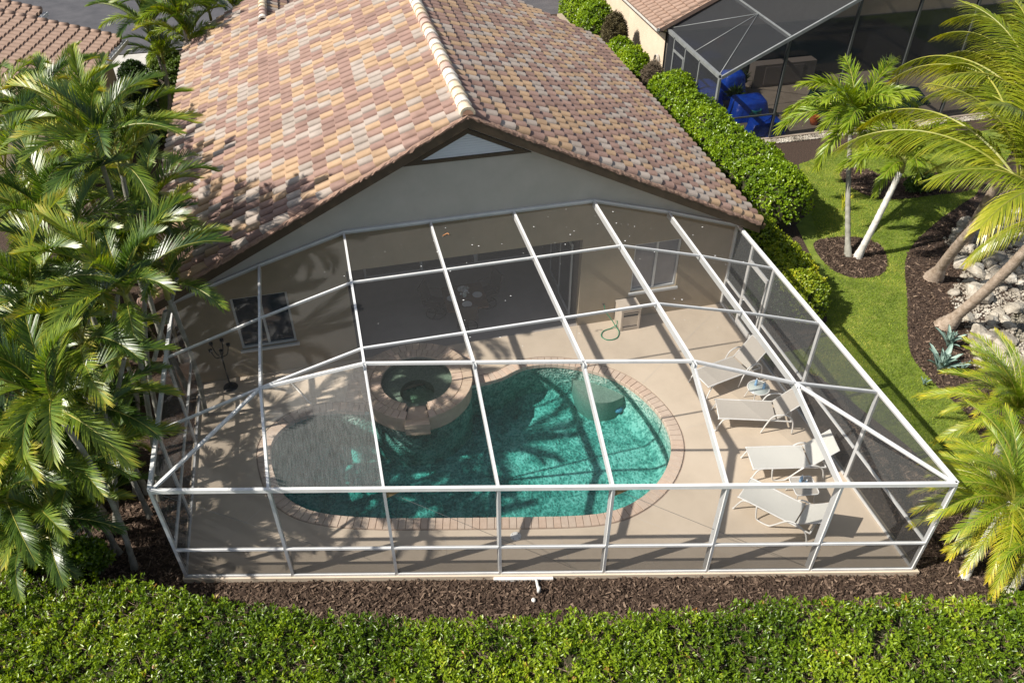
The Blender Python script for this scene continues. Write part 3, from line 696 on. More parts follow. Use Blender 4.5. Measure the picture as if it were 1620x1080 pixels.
# lanai recess
b = MB()
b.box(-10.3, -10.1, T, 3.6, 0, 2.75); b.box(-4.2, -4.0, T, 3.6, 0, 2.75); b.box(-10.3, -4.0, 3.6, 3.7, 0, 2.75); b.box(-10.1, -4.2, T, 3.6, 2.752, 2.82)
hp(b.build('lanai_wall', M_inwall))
sd = MB()
for x0, x1, yy in ((-9.6, -7.9, 3.5), (-7.95, -6.3, 3.45), (-6.3, -4.6, 3.5)):
    sd = MB(); f = .06
    sd.box(x0, x1, yy, yy + .05, .02, .10); sd.box(x0, x1, yy, yy + .05, 2.2, 2.28); sd.box(x0, x0 + f, yy, yy + .05, .10, 2.2); sd.box(x1 - f, x1, yy, yy + .05, .10, 2.2)
    fo = hp(sd.build('sliding_door', M_alu2)); fo.matrix_parent_inverse = Matrix.Translation(-house.location)
    g_ = MB(); g_.box(x0 + f, x1 - f, yy + .02, yy + .03, .10, 2.2); g_.build('pane', M_glassdark, fo)

for y0, y1, xx_ in ((.5, 1.55, -4.27), (1.5, 2.6, -4.22)):
    sd = MB(); f = .06
    sd.box(xx_ - .04, xx_, y0, y1, .02, .10); sd.box(xx_ - .04, xx_, y0, y1, 2.2, 2.28); sd.box(xx_ - .04, xx_, y0, y0 + f, .10, 2.2); sd.box(xx_ - .04, xx_, y1 - f, y1, .10, 2.2)
    fo = hp(sd.build('sliding_door', M_alu2)); fo.matrix_parent_inverse = Matrix.Translation(-house.location)
    g_ = MB(); g_.box(xx_ - .025, xx_ - .015, y0 + f, y1 - f, .10, 2.2); g_.build('pane', M_glassdark, fo)

# ------------------------------------------------------------------ the screen enclosure
cage = empty('pool_cage', (-7, front_y(-7), 0), label='white aluminium screen enclosure over the pool and deck', cat='pool cage')
def cp(o): return child(o, cage)
XL, XR = -14.05, 0.0
def ZR(x): return np.interp(x, [-14.05, -12, -10, -4, -2, 0], [2.6, 3.28, 3.87, 3.87, 3.28, 2.6])
CY = {-12: -4.25, -10: -4.69, -8: -5.14, -6: -5.60, -4: -6.07, -2: -6.52, 0: -6.52}
YA, YB = -2.05, -4.25
def P3(x, y): return Vector((x, y, float(ZR(x))))
xs = [-12, -10, -8, -6, -4, -2]
for x in xs:
    b = MB(); b.bar((x, -.02, ZR(x)), (x, CY[x], ZR(x)), .05, .16); b.bar((x, CY[x] + .03, ZR(x) - .002), fr(x, 2.6, .02), .048, .16)
    be = cp(b.build('roof_beam', M_alu))
    # riveted gusset plates at the knee
    g_ = MB()
    for sx in (-.027, .027): g_.box(x + sx - .003, x + sx + .003, CY[x] - .12, CY[x] + .12, ZR(x) - .17, ZR(x) - .01)
    cp(g_.build('gusset', M_alu2))
def part(name, p, q, wd, dp, m=M_alu, drop=0.0):
    b = MB(); b.bar(p, q, wd, dp, 0, drop); return cp(b.build(name, m))
for yy in (YA, YB):
    xx = [XL] + xs + [XR]
    for a, c in zip(xx, xx[1:]):
        pa, pc = P3(a, yy), P3(c, yy); d = (pc - pa).normalized() * .028
        part('purlin', pa + d, pc - d, .042, .05, drop=-.004)
xx = [-12, -10, -8, -6, -4, -2, 0]
for a, c in zip(xx, xx[1:]):
    pa, pc = P3(a, CY[a]), P3(c, CY[c]); d = (pc - pa).normalized() * .03; part('purlin', pa + d, pc - d, .05, .06, drop=-.006)
for a, q in ((-12, fr(XL, 2.6)), (-2, fr(XR, 2.6))):
    p = P3(a, CY[a]); d = (q - p).normalized() * .04; part('hip_brace', p + d, q - d, .055, .055, drop=-.003)
fx = [XL, -12, -10, -8, -6, -4, -2, XR]
for x in fx:
    b = MB(); f0 = fr(x)
    b.box(x - .028, x + .028, f0.y - .02, f0.y + (.13 if x not in (XL, XR) else .07), 0, 2.55)
    cp(b.build('front_post', M_alu))
for a, c in zip(fx, fx[1:]):
    d = (fr(c) - fr(a)).normalized() * .03
    part('top_rail', fr(a, 2.64) , fr(c, 2.64) , .062, .085)
    part('chair_rail', fr(a, .90) + d, fr(c, .90) - d, .05, .05); part('sill_rail', fr(a, .06) + d, fr(c, .06) - d, .05, .055)
# side walls
def sidewall(x, ys, door=None):
    for a, c in zip(ys, ys[1:]):
        part('top_rail', (x, a, 2.64), (x, c, 2.64), .07, .09)
        if door and a == door[0]: continue
        part('chair_rail', (x, a - .03, .90), (x, c + .03, .90), .05, .05); part('sill_rail', (x, a - .03, .06), (x, c + .03, .06), .05, .055)
    for y in ys[:-1]:
        b = MB(); b.box(x - .028, x + .028 , y - .08, y - .0, .0, 2.55); cp(b.build('side_post', M_alu))
sidewall(XL, [0, YA, YB, front_y(XL)])
sidewall(XR, [0, -.95, YA - .0, YB, -6.5, front_y(XR)], door=(-.95,))
for x, (y0, y1) in ((XR, (-.98, -1.97)),):
    b = MB()
    b.box(x - .02, x + .02, y1, y1 + .06, .03, 2.1); b.box(x - .02, x + .02, y0 - .06, y0, .03, 2.1)
    b.box(x - .02, x + .02, y1 + .06, y0 - .06, 2.02, 2.1); b.box(x - .02, x + .02, y1 + .06, y0 - .06, .95, 1.03); b.box(x - .02, x + .02, y1 + .06, y0 - .06, .03, .25)
    dr = cp(b.build('screen_door', M_alu)); dr.matrix_parent_inverse = Matrix.Translation(-cage.location)
    h = MB(); h.box(x - .07, x - .021, y1 + .02, y1 + .05, .98, 1.12); h.build('handle', M_alu2, dr)
    part('door_header', (x, y0 + .03, 2.15), (x, y1 - .03, 2.15), .045, .05)
# attachment channel on the wall
xx = [XL] + xs + [XR]
for a, c in zip(xx, xx[1:]): part('wall_channel', (a, -.035, ZR(a) + .03), (c, -.035, ZR(c) + .03), .06, .09, M_alu2)
# screens, panel by panel
def scr(pts, name='screen', m=None):
    c = sum((Vector(p) for p in pts), Vector()) / len(pts)
    b = MB(); b.add([Vector(p) for p in pts], [tuple(range(len(pts)))] if len(pts) == 3 else [(0, 1, 2), (0, 2, 3)])
    cp(b.build(name, m or M_screen))
dz = Vector((0, 0, -.02))
xx = [XL] + xs + [XR]
for a, c in zip(xx, xx[1:]):
    scr([P3(a, -.05) + dz, P3(c, -.05) + dz, P3(c, YA) + dz, P3(a, YA) + dz])
    scr([P3(a, YA) + dz, P3(c, YA) + dz, P3(c, YB) + dz, P3(a, YB) + dz])
    if a == XL:
        scr([P3(XL, YB) + dz, P3(-12, YB) + dz, fr(XL, 2.6) + dz]); scr([P3(-12, YB) + dz, fr(-12, 2.6) + dz, fr(XL, 2.6) + dz]); continue
    if c == XR:
        scr([P3(-2, YB) + dz, P3(0, YB) + dz, P3(0, CY[0]) + dz, P3(-2, CY[-2]) + dz])
        scr([P3(-2, CY[-2]) + dz, P3(0, CY[0]) + dz, fr(0, 2.6) + dz]); scr([P3(-2, CY[-2]) + dz, fr(0, 2.6) + dz, fr(-2, 2.6) + dz]); continue
    if a == -12: scr([P3(-12, YB) + dz, P3(-10, YB) + dz, P3(-10, CY[-10]) + dz])
    else: scr([P3(a, YB) + dz, P3(c, YB) + dz, P3(c, CY[c]) + dz, P3(a, CY[a]) + dz])
    scr([P3(a, CY[a]) + dz, P3(c, CY[c]) + dz, fr(c, 2.6) + dz, fr(a, 2.6) + dz], m=M_screen_glare if a == -12 else None)
for a, c in zip(fx, fx[1:]):
    for z0, z1 in ((.05, .87), (.89, 2.56)): scr([fr(a, z0), fr(c, z0), fr(c, z1), fr(a, z1)], m=M_kick if z0 < .5 else None)
for x, ys in ((XL, [-.0, YA, YB, front_y(XL)]), (XR, [0, -.95, YA, YB, -6.5, front_y(XR)])):
    for a, c in zip(ys, ys[1:]):
        for z0, z1 in ((.05, .87), (.89, 2.56)): scr([(x, a, z0), (x, c, z0), (x, c, z1), (x, a, z1)], m=M_kick if z0 < .5 else (M_screen_side if x == XR else None))
# diagonal cables and their corner brackets
for (a, q) in ((fr(-10, 2.5), fr(-6.6, .1)), (fr(-6, 2.5), fr(-2.1, .1)), (fr(-14.0, 2.5), fr(-11.4, .9))):
    b = MB(); b.tube([Vector(a) + Vector((0, .05, 0)), Vector(q) + Vector((0, .05, 0))], .004, 4); cp(b.build('cable', M_greyalu))
brk = mat('brass_bracket', (.42, .30, .14), rough=.5)
for x in (-10, -6):
    f0 = fr(x + .03, 2.55); b = MB(); b.add([f0, f0 + Vector((.32, -.06, 0)), f0 + Vector((0, 0, -.2)), f0 + Vector((0, .03, 0)), f0 + Vector((.32, -.03, 0)), f0 + Vector((0, .03, -.2))], [(0, 2, 1), (3, 4, 5), (1, 2, 5, 4), (0, 1, 4, 3)]); cp(b.build('corner_bracket', brk))

b = MB()
for _ in range(90):
    x = random.uniform(-11.5, -.3); y = random.uniform(-5.2, -.1) if random.random() < .6 else random.uniform(-2.2, -.1); r_ = random.choice([.008, .012, .018]) * random.uniform(.7, 1.2); z = float(ZR(x)) - .012
    b.add([(x + r_ * math.cos(a), y + r_ * math.sin(a) * random.uniform(.6, 1), z) for a in (0, 1.26, 2.5, 3.77, 5.0)], [(0, 1, 2, 3, 4)])
tag(cp(b.build('flecks', M_plate)), kind='stuff')
pl = Vector((-7.75, -.75, 3.87)); b = MB(); b.tube([pl + Vector((.07 * math.cos(a), .05 * math.sin(a), .01 + .02 * math.sin(2 * a))) for a in [k * .45 for k in range(9)]], .012, 5); o = b.build('dry_leaf', mat('orange_dry_leaf', (.45, .20, .08), rough=.8)); tag(o, 'curled orange dry leaf lying on the cage roof near the house wall', 'leaf')

# ------------------------------------------------------------------ sun loungers
def smooth(p, n=5): return spline(p, n, closed=False)
def lounger(foot, ang, length, sling, label, arms, back=52):
    root = empty('sun_lounger', (foot[0], foot[1], .012), R(ang), label=label, cat='sun lounger', group='sun loungers along the right side of the pool deck')
    w = .32; h = .38; L = length
    ba = R(back); bl = .72
    btop = (L + bl * math.cos(ba), h + bl * math.sin(ba))
    fr_ = MB(); r = .018
    for s in (-1, 1):
        y = s * w
        fr_.tube(smooth([(-.02, y, h - .02), (.03, y, h), (L * .5, y, h + .005), (L + .12, y, h), (L + .35, y, h - .01)]), r)
    fr_.tube([(-.01, -w, h - .01), (-.01, w, h - .01)], r); fr_.tube([(L + .34, -w, h - .01), (L + .34, w, h - .01)], r)
    fr_.build('frame', M_white, root)
    bf = MB()
    bf.tube([(L, -w + .015, h + .01), (btop[0], -w + .015, btop[1]), (btop[0], w - .015, btop[1]), (L, w - .015, h + .01)], r)
    bf.build('backrest_frame', M_white, root)
    for s in (-1, 1):
        y = s * w; g_ = MB(); g_.tube(smooth([(.22, y, h), (.10, y * 1.02, h - .03), (.02, y * 1.06, .2), (-.05, y * 1.1, 0)]), r); g_.lathe([(.02, 0), (.02, .03), (0, .032)], 8, c=(-.05, y * 1.1, 0)); g_.build('leg', M_white, root)
        g_ = MB()
        if arms: g_.tube(smooth([(L - .30, y * 1.12, 0), (L - .20, y * 1.12, .35), (L - .08, y * 1.12, .57), (L + .18, y * 1.12, .60), (L + .36, y * 1.1, .42), (L + .42, y * 1.1, 0)]), r)
        else: g_.tube(smooth([(.40, y * 1.02, h - .01), (.44, y * 1.05, .1), (.50, y * 1.06, .012), (.72, y * 1.06, .012), (.82, y * 1.06, .1), (L - .12, y * 1.06, h + .05), (L + .12, y * 1.05, h + .06), (L + .28, y * 1.05, .3), (L + .36, y * 1.05, 0)]), r)
        g_.build('armrest' if arms else 'rear_leg', M_white, root)
    def slingmesh(p0, p1, sag, n=8):
        b = MB(); v = []
        for i in range(n + 1):
            t = i / n
            for j in range(5):
                u_ = j / 4; y = (-w + .012) + (2 * w - .024) * u_
                dz = -sag * (1 - (2 * u_ - 1) ** 2) * math.sin(math.pi * min(1, t * 1.1 + .05))
                v.append((p0[0] + (p1[0] - p0[0]) * t, y, p0[1] + (p1[1] - p0[1]) * t + dz + .012))
        k = (n + 1) * 5; v += [(x, y, z - .006) for x, y, z in v]
        f = [(i * 5 + j, (i + 1) * 5 + j, (i + 1) * 5 + j + 1, i * 5 + j + 1) for i in range(n) for j in range(4)]
        f = f + [tuple(k + q for q in t)[::-1] for t in f]; b.add(v, f, 0, True); return b
    slingmesh((-.01, h), (L - .01, h), .03).build('seat', sling, root)
    slingmesh((L + .02, h + .02), btop, .02).build('backrest', sling, root)
    st = MB(); st.tube([(L + .45 * math.cos(ba), -w * .8, h + .45 * math.sin(ba)), (L + .33, -w * .8, h)], .009, 5); st.tube([(L + .45 * math.cos(ba), w * .8, h + .45 * math.sin(ba)), (L + .33, w * .8, h)], .009, 5); st.build('prop', M_white, root)
    return root
lounger((-2.03, -3.17), 13, 1.22, M_slingA, 'grey sling lounger farthest back, nearest the house wall', True, 48)
lounger((-2.07, -4.23), -17, 1.30, M_slingA, 'grey sling lounger with armrests just below the round glass table', True, 50)
lounger((-2.02, -5.83), -11.5, 1.24, M_slingB, 'white sling lounger between the grey loungers and the square table', False, 45)
lounger((-2.50, -6.58), -50.5, 1.20, M_slingB, 'white lounger turned askew next to the front screen', False, 42)

# side tables and bottles
M_glassT = mat('table_glass', (.50, .55, .52), rough=.05, spec=.8)
def bottle(p, label):
    b = MB(); b.lathe([(0, 0), (.032, 0), (.034, .02), (.034, .13), (.014, .175), (.014, .20), (.0, .20)], 12); o = b.build('water_bottle', M_bottle); o.location = p
    c = MB(); c.lathe([(.016, .196), (.016, .215), (0, .216)], 10); c.build('cap', M_white, o)
    return tag(o, label, 'bottle')
tp = at(1200, 613, .45)
t1 = empty('side_table', (tp.x, tp.y, 0), label='small round white table with glass top between the two grey loungers', cat='side table')
b = MB(); n = 28
b.tube([(.26 * math.cos(2 * math.pi * k / n), .26 * math.sin(2 * math.pi * k / n), .45) for k in range(n + 1)], .015, 6, cap=False); b.build('rim', M_white, t1)
b = MB(); b.lathe([(0, .452), (.25, .452), (.25, .444), (0, .444)], 28); b.build('tabletop', M_glassT, t1)
b = MB(); b.tube([(-.25, 0, .435), (.25, 0, .435)], .012); b.tube([(0, -.25, .434), (0, .25, .434)], .012); b.build('cross_bar', M_white, t1)
for k in range(4):
    a = math.pi / 4 + k * math.pi / 2; b = MB(); b.tube(smooth([(.24 * math.cos(a), .24 * math.sin(a), .44), (.22 * math.cos(a), .22 * math.sin(a), .25), (.28 * math.cos(a), .28 * math.sin(a), .012)]), .012); b.build('leg', M_white, t1)
bottle((tp.x - .03, tp.y + .10, .453), 'blue water bottle standing upright at the back of the round glass table')
bottle((tp.x + .10, tp.y - .06, .453), 'blue water bottle nearer the rim of the round glass table')
tp = at(1272, 768, .42)
t2 = empty('side_table', (tp.x, tp.y, 0), R(-8), label='small square rounded table between the two white loungers', cat='side table')
def rrect(a, r, n=5): return [(sx * (a - r) + r * math.cos(th), sy * (a - r) + r * math.sin(th)) for sx, sy, t0 in ((1, 1, 0), (-1, 1, 90), (-1, -1, 180), (1, -1, 270)) for th in [R(t0 + 90 * k / n) for k in range(n + 1)]]
q = rrect(.25, .07); b = MB(); b.tube([(x, y, .42) for x, y in q + q[:1]], .014, 6, cap=False); b.build('rim', M_white, t2)
b = MB(); b.prism(rrect(.24, .065), .412, .420); b.build('tabletop', M_slingA, t2)
for sx in (-1, 1):
    for sy in (-1, 1): b = MB(); b.tube(smooth([(sx * .2, sy * .2, .41), (sx * .19, sy * .2, .2), (sx * .24, sy * .24, .012)]), .012); b.build('leg', M_white, t2)
bottle((tp.x - .02, tp.y + .12, .422), 'blue water bottle on the far side of the square table')
bottle((tp.x + .01, tp.y - .02, .422), 'blue water bottle at the centre of the square table')

# pump cabinet and hose by the wall
cab = empty('utility_cabinet', (-2.89, -.27, 0), label='beige louvred equipment box against the house wall', cat='utility box')
b = MB(); b.box(-.27, .27, -.23, .23, .03, .66); b.build('body', M_beige, cab)
b = MB(); b.box(-.285, .285, -.25, .245, .66, .70); b.build('lid', M_beige, cab)
b = MB(); b.box(-.27, -.22, -.25, -.231, .0, .66); b.box(.22, .27, -.25, -.231, .0, .66); b.box(-.22, .22, -.246, -.231, .60, .655); b.box(-.22, .22, -.246, -.231, .03, .08); b.build('front_frame', M_beige, cab)
b = MB(); b.box(-.2, .2, -.238, -.2305, .46, .52); b.build('slot', M_black, cab)
for z in (.57, .12): b = MB(); b.box(-.2, .2, -.244, -.2305, z, z + .015); b.build('rib', M_dark, cab)
b = MB(); b.tube(smooth([(-3.52, -.02, .62), (-3.5, -.08, .60), (-3.45, -.1, .4), (-3.3, -.2, .18), (-3.22, -.32, .04), (-3.2, -.55, .02), (-3.35, -.78, .02), (-3.6, -.80, .02), (-3.72, -.62, .02), (-3.6, -.42, .02), (-3.35, -.36, .03), (-3.2, -.35, .12), (-3.19, -.3, .22)], 6), .013, 6)
o = b.build('garden_hose', M_green); tag(o, 'green hose looped on the deck beside the beige box', 'hose')
b = MB(); b.tube([(-3.52, -.001, .62), (-3.52, -.08, .62)], .015); b.tube([(-3.56, -.07, .66), (-3.48, -.07, .66)], .008); o = b.build('garden_tap', M_metal); tag(o, 'small dark tap on the wall above the green hose', 'tap')
lp = at(816, 848)
b = MB(); b.lathe([(0, .012), (.10, .012), (.115, .006), (.115, 0)], 24, c=(lp.x, lp.y, .001))
o = b.build('skimmer_lid', M_white); tag(o, 'round white skimmer lid in the deck near the front screen', 'lid')
for k in range(4):
    a = k * math.pi / 2 + .7; s = MB(); s.lathe([(0, .015), (.010, .015), (.010, .011)], 6, c=(lp.x + .085 * math.cos(a), lp.y + .085 * math.sin(a), .001)); s.build('screw', M_metal, o)
# drain pipe and concrete footing outside the front
b = MB(); b.box(-8.15, -7.0, -.03, .04, -.10, -.02, M=Matrix.Translation((0, 0, 0)))
fo = MB(); fo.bar(Vector((-8.15, front_y(-8.15) - .09, -.03)), Vector((-7.0, front_y(-7.0) - .09, -.03)), .06, .1); o = fo.build('white_footing', M_white); tag(o, 'short white board along the foot of the cage behind the drain pipe', 'board')
pp = at(848, 914, 0); b = MB(); b.tube([(pp.x, pp.y - .02, .0), (pp.x - .02, pp.y - .28, -.02)], .028, 8); b.tube([(pp.x - .02, pp.y - .28, -.10), (pp.x - .02, pp.y - .28, .10)], .035, 10)
o = b.build('drain_pipe', M_white); tag(o, 'short white plastic drain pipe in the mulch in front of the cage', 'pipe')
b = MB(); b.lathe([(0, .05), (.04, .045), (.045, 0)], 10, c=(pp.x - .16, pp.y - .42, -.09)); o = b.build('pipe_cap', M_white); tag(o, 'loose white pipe cap lying in the mulch beside the drain pipe', 'cap')

# dining set in the lanai
tb_ = at(735, 470, .72)
dt = empty('dining_table', (tb_.x, tb_.y, 0), label='square dark dining table with plates in the shade of the lanai', cat='dining table')
b = MB(); b.prism(rrect(.56, .08), .70, .73); b.build('tabletop', M_wood, dt)
b = MB(); b.box(-.2, .2, -.2, .2, 0, .70); b.build('pedestal', mat('stone_pedestal', (.22, .18, .13), (.28, .23, .17), 8, .8), dt)
for k in range(4):
    dx, dy = [(.35, 0), (-.35, 0), (0, .35), (0, -.35)][k]
    b = MB(); b.lathe([(0, .006), (.08, .006), (.13, .022), (.135, .02), (.085, 0), (0, 0)], 20); o = b.build('plate', M_plate); o.location = (tb_.x + dx, tb_.y + dy, .731)
    tag(o, 'white plate on the %s side of the dark dining table' % ['right', 'left', 'far', 'near'][k], 'plate', 'white plates on the dining table')
fl = empty('flower_vase', (tb_.x, tb_.y, .731), label='vase of white flowers at the centre of the dining table', cat='vase')
b = MB(); b.lathe([(0, 0), (.05, 0), (.06, .08), (.035, .16), (.045, .18)], 14); b.build('vase', M_glassT, fl)
b = MB()
for k in range(40):
    c = Vector((random.gauss(0, .08), random.gauss(0, .08), .25 + random.gauss(0, .04)))
    for j in range(3):
        a = Vector((random.gauss(0, 1), random.gauss(0, 1), random.gauss(0, 1))).normalized() * .035; d = a.cross(Vector((random.random(), .3, .5))).normalized() * .03
        b.add([c - d, c + a, c + d, c - a], [(0, 1, 2, 3)])
b.build('flowers', M_plate, fl)
b = MB()
for k in range(6): b.tube([(0, 0, .1), (random.gauss(0, .06), random.gauss(0, .06), .25)], .004, 4)
b.build('stems', M_shaft, fl)
def swivel_chair(x, y, rz, label):
    c = empty('patio_chair', (x, y, .002), rz, label=label, cat='chair', group='swivel chairs round the dining table')
    b = MB(); b.tube([(.27 * math.cos(2 * math.pi * k / 20), .27 * math.sin(2 * math.pi * k / 20), .03) for k in range(21)], .014, 6, cap=False); b.tube([(-.27, 0, .03), (.27, 0, .03)], .012); b.tube([(0, -.27, .03), (0, .27, .03)], .012); b.tube([(0, 0, .03), (0, 0, .38)], .03, 8); b.build('swivel_base', M_metal, c)
    b = MB(); b.box(-.24, .24, -.24, .24, .38, .43); b.build('seat', M_dark, c)
    b = MB(); Mx = Matrix.Translation((0, .24, .43)) @ Matrix.Rotation(R(-14), 4, 'X'); b.box(-.24, .24, -.02, .02, 0, .55, M=Mx); b.build('backrest', M_dark, c)
    for s in (-1, 1): b = MB(); b.tube(smooth([(s * .26, .26, .66), (s * .28, 0, .66), (s * .28, -.2, .62), (s * .26, -.22, .42)]), .014); b.build('armrest', M_metal, c)
pc = at(690, 497, 0); swivel_chair(pc.x, pc.y, R(60), 'dark swivel chair on the left side of the dining table')
pc = at(773, 487, 0); swivel_chair(pc.x, pc.y + .2, R(-70), 'dark swivel chair on the right side of the dining table')
pc = at(740, 517, 0); swivel_chair(pc.x, pc.y, R(178), 'dark swivel chair on the pool side of the dining table')

# dark iron plant stand and pole on the left of the deck
p0 = at(365, 612)
b = empty('lamp_stand', p0, label='dark iron torch stand with round foot on the left of the deck', cat='lamp stand')
m = MB(); m.lathe([(0, .03), (.16, .03), (.18, 0)], 18); m.tube([(0, 0, .02), (0, 0, 1.25)], .018, 8); m.build('stand', M_metal, b)
m = MB()
for k in range(5):
    a = k * 1.26; m.tube(smooth([(0, 0, 1.0), (.14 * math.cos(a), .14 * math.sin(a), 1.05), (.22 * math.cos(a), .22 * math.sin(a), 1.3)]), .012)
    m.lathe([(0, 0), (.045, .01), (.05, .07)], 8, c=(.22 * math.cos(a), .22 * math.sin(a), 1.29))
m.build('candle_arms', M_metal, b)
p0 = at(460, 606, .0); p1 = at(492, 640, .0)
b = MB(); b.tube([(p0.x, p0.y, .03), (p1.x, p1.y, .03)], .018, 8); o = b.build('pool_pole', M_white); tag(o, 'white pole lying on the deck left of the spa', 'pole')

# ------------------------------------------------------------------ plants: leaves, fronds
def leafcloud(C, D, Nn, L, W, tone, fold=.25):
    """C base, D direction, Nn blade normal (unit), arrays"""
    S = np.cross(D, Nn); S /= np.linalg.norm(S, axis=1, keepdims=True) + 1e-9
    L = L[:, None]; W = W[:, None]
    base = C; tip = C + D * L - Nn * L * .12; mid = C + D * L * .5
    l = mid + S * W + Nn * W * fold; r = mid - S * W + Nn * W * fold
    V = np.stack([base, l, tip, r], 1).reshape(-1, 3); k = np.arange(len(C)) * 4
    F = np.concatenate([np.stack([k, k + 1, k + 2], 1), np.stack([k, k + 2, k + 3], 1)])
    return V, F, np.concatenate([tone, tone])
def unit(a): return a / (np.linalg.norm(a, axis=1, keepdims=True) + 1e-9)
def sprigs(C, U, per, L, W, tone, spread=1.0):
    """little rosettes of leaves at the twig ends C, pointing along U"""
    n = len(C); Cr = np.repeat(C, per, 0); Ur = np.repeat(U, per, 0)
    R0 = RNG.normal(size=(n * per, 3)); D = unit(Ur * RNG.uniform(.3, 1.0, (n * per, 1)) + unit(R0) * spread * .8)
    Nn = unit(np.cross(D, np.cross(Ur + .01, D)) + RNG.normal(size=D.shape) * .25)
    Cr = Cr + Ur * RNG.uniform(-.05, .03, (n * per, 1)) + RNG.normal(size=Cr.shape) * .012
    tn = np.clip(np.repeat(tone, per) + RNG.normal(0, .10, n * per), 0, 1)
    return leafcloud(Cr, D, Nn, RNG.uniform(.7, 1.2, n * per) * L, RNG.uniform(.8, 1.15, n * per) * W, tn)
def smooth_noise(X, Y, s, seed):
    r = np.random.default_rng(seed); out = np.zeros_like(X)
    for k in range(7):
        a = r.uniform(0, 2 * np.pi); f = s * r.uniform(.5, 2.2); out += np.sin((X * math.cos(a) + Y * math.sin(a)) * f + r.uniform(0, 6.3)) / 7
    return out * 1.8

# --- front hedge
HB = [at(*p, 1.2) for p in [(-60, 880), (0, 895), (110, 925), (200, 905), (300, 935), (500, 962), (700, 972), (850, 965), (1000, 962), (1100, 955), (1250, 940), (1350, 938), (1500, 935), (1620, 925), (1700, 920)]]
HBx = np.array([p.x for p in HB]); HBy = np.array([p.y for p in HB])
hedge = empty('front_hedge', (-8, -10.5, G0), label='wide clipped green hedge across the bottom of the view in front of the mulch', cat='hedge')
n = 30000
X = RNG.uniform(-18.2, 2.2, n); back = np.interp(X, HBx, HBy); front = back - 4.3 + .12 * X
Yv = back - RNG.power(1.0, n) * 4.6
edge = back - Yv
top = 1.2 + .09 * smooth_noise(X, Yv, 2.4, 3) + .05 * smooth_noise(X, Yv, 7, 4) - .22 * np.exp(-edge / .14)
hole = smooth_noise(X, Yv, 4.5, 9)
keep = (hole < .62) | (RNG.random(n) < .35)
X, Yv, top, edge, hole = X[keep], Yv[keep], top[keep], edge[keep], hole[keep]; n = len(X)
Z = top - RNG.exponential(.07, n); 
yb = Yv + np.where(edge < .25, RNG.normal(0, .06, n), 0)
C = np.stack([X, yb, Z], 1); U = unit(np.stack([RNG.normal(0, .35, n), RNG.normal(0, .35, n), np.ones(n)], 1))
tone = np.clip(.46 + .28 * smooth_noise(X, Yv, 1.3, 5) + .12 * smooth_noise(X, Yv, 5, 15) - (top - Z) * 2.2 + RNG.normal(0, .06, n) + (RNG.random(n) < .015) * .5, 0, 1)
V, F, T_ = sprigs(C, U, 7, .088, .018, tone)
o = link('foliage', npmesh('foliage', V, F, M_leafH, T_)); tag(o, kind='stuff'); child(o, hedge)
# inside of the hedge: rough dark mass
gx = np.linspace(-18.2, 2.2, 240); tt = np.linspace(0, 1, 44)
GX, TT = np.meshgrid(gx, tt); BK = np.interp(GX, HBx, HBy) - .12
GY = BK - TT * 4.8; GZ = 1.0 + .09 * smooth_noise(GX, GY, 2.4, 3) + RNG.normal(0, .05, GX.shape); GZ[0] = G0; GY[0] = BK[0] + .02; GZ[-1] = G0
V = np.stack([GX, GY, GZ], 2).reshape(-1, 3); w_ = len(gx)
I, J = np.meshgrid(np.arange(len(tt) - 1), np.arange(w_ - 1), indexing='ij'); a_ = (I * w_ + J).ravel()
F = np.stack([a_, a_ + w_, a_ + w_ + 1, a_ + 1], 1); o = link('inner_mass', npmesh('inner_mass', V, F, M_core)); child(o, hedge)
# twigs
n = 14000; X = RNG.uniform(-18, 2, n); Yv = np.interp(X, HBx, HBy) - .1 - RNG.random(n) * 4.4; Z = 1.02 + .09 * smooth_noise(X, Yv, 2.4, 3)
D = unit(np.stack([RNG.normal(0, .7, n), RNG.normal(0, .7, n), np.abs(RNG.normal(.6, .3, n))], 1)); L = RNG.uniform(.14, .32, n)
C = np.stack([X, Yv, Z], 1); S = unit(np.cross(D, RNG.normal(size=D.shape))) * .005; S2 = unit(np.cross(D, S)) * .005
tip = C + D * L[:, None]; V = np.stack([C + S, C - S * .5 + S2, C - S * .5 - S2, tip], 1).reshape(-1, 3); k = np.arange(n) * 4
F = np.concatenate([np.stack([k, k + 1, k + 3], 1), np.stack([k + 1, k + 2, k + 3], 1), np.stack([k + 2, k, k + 3], 1)])
o = link('twigs', npmesh('twigs', V, F, M_twig)); tag(o, kind='stuff'); child(o, hedge)

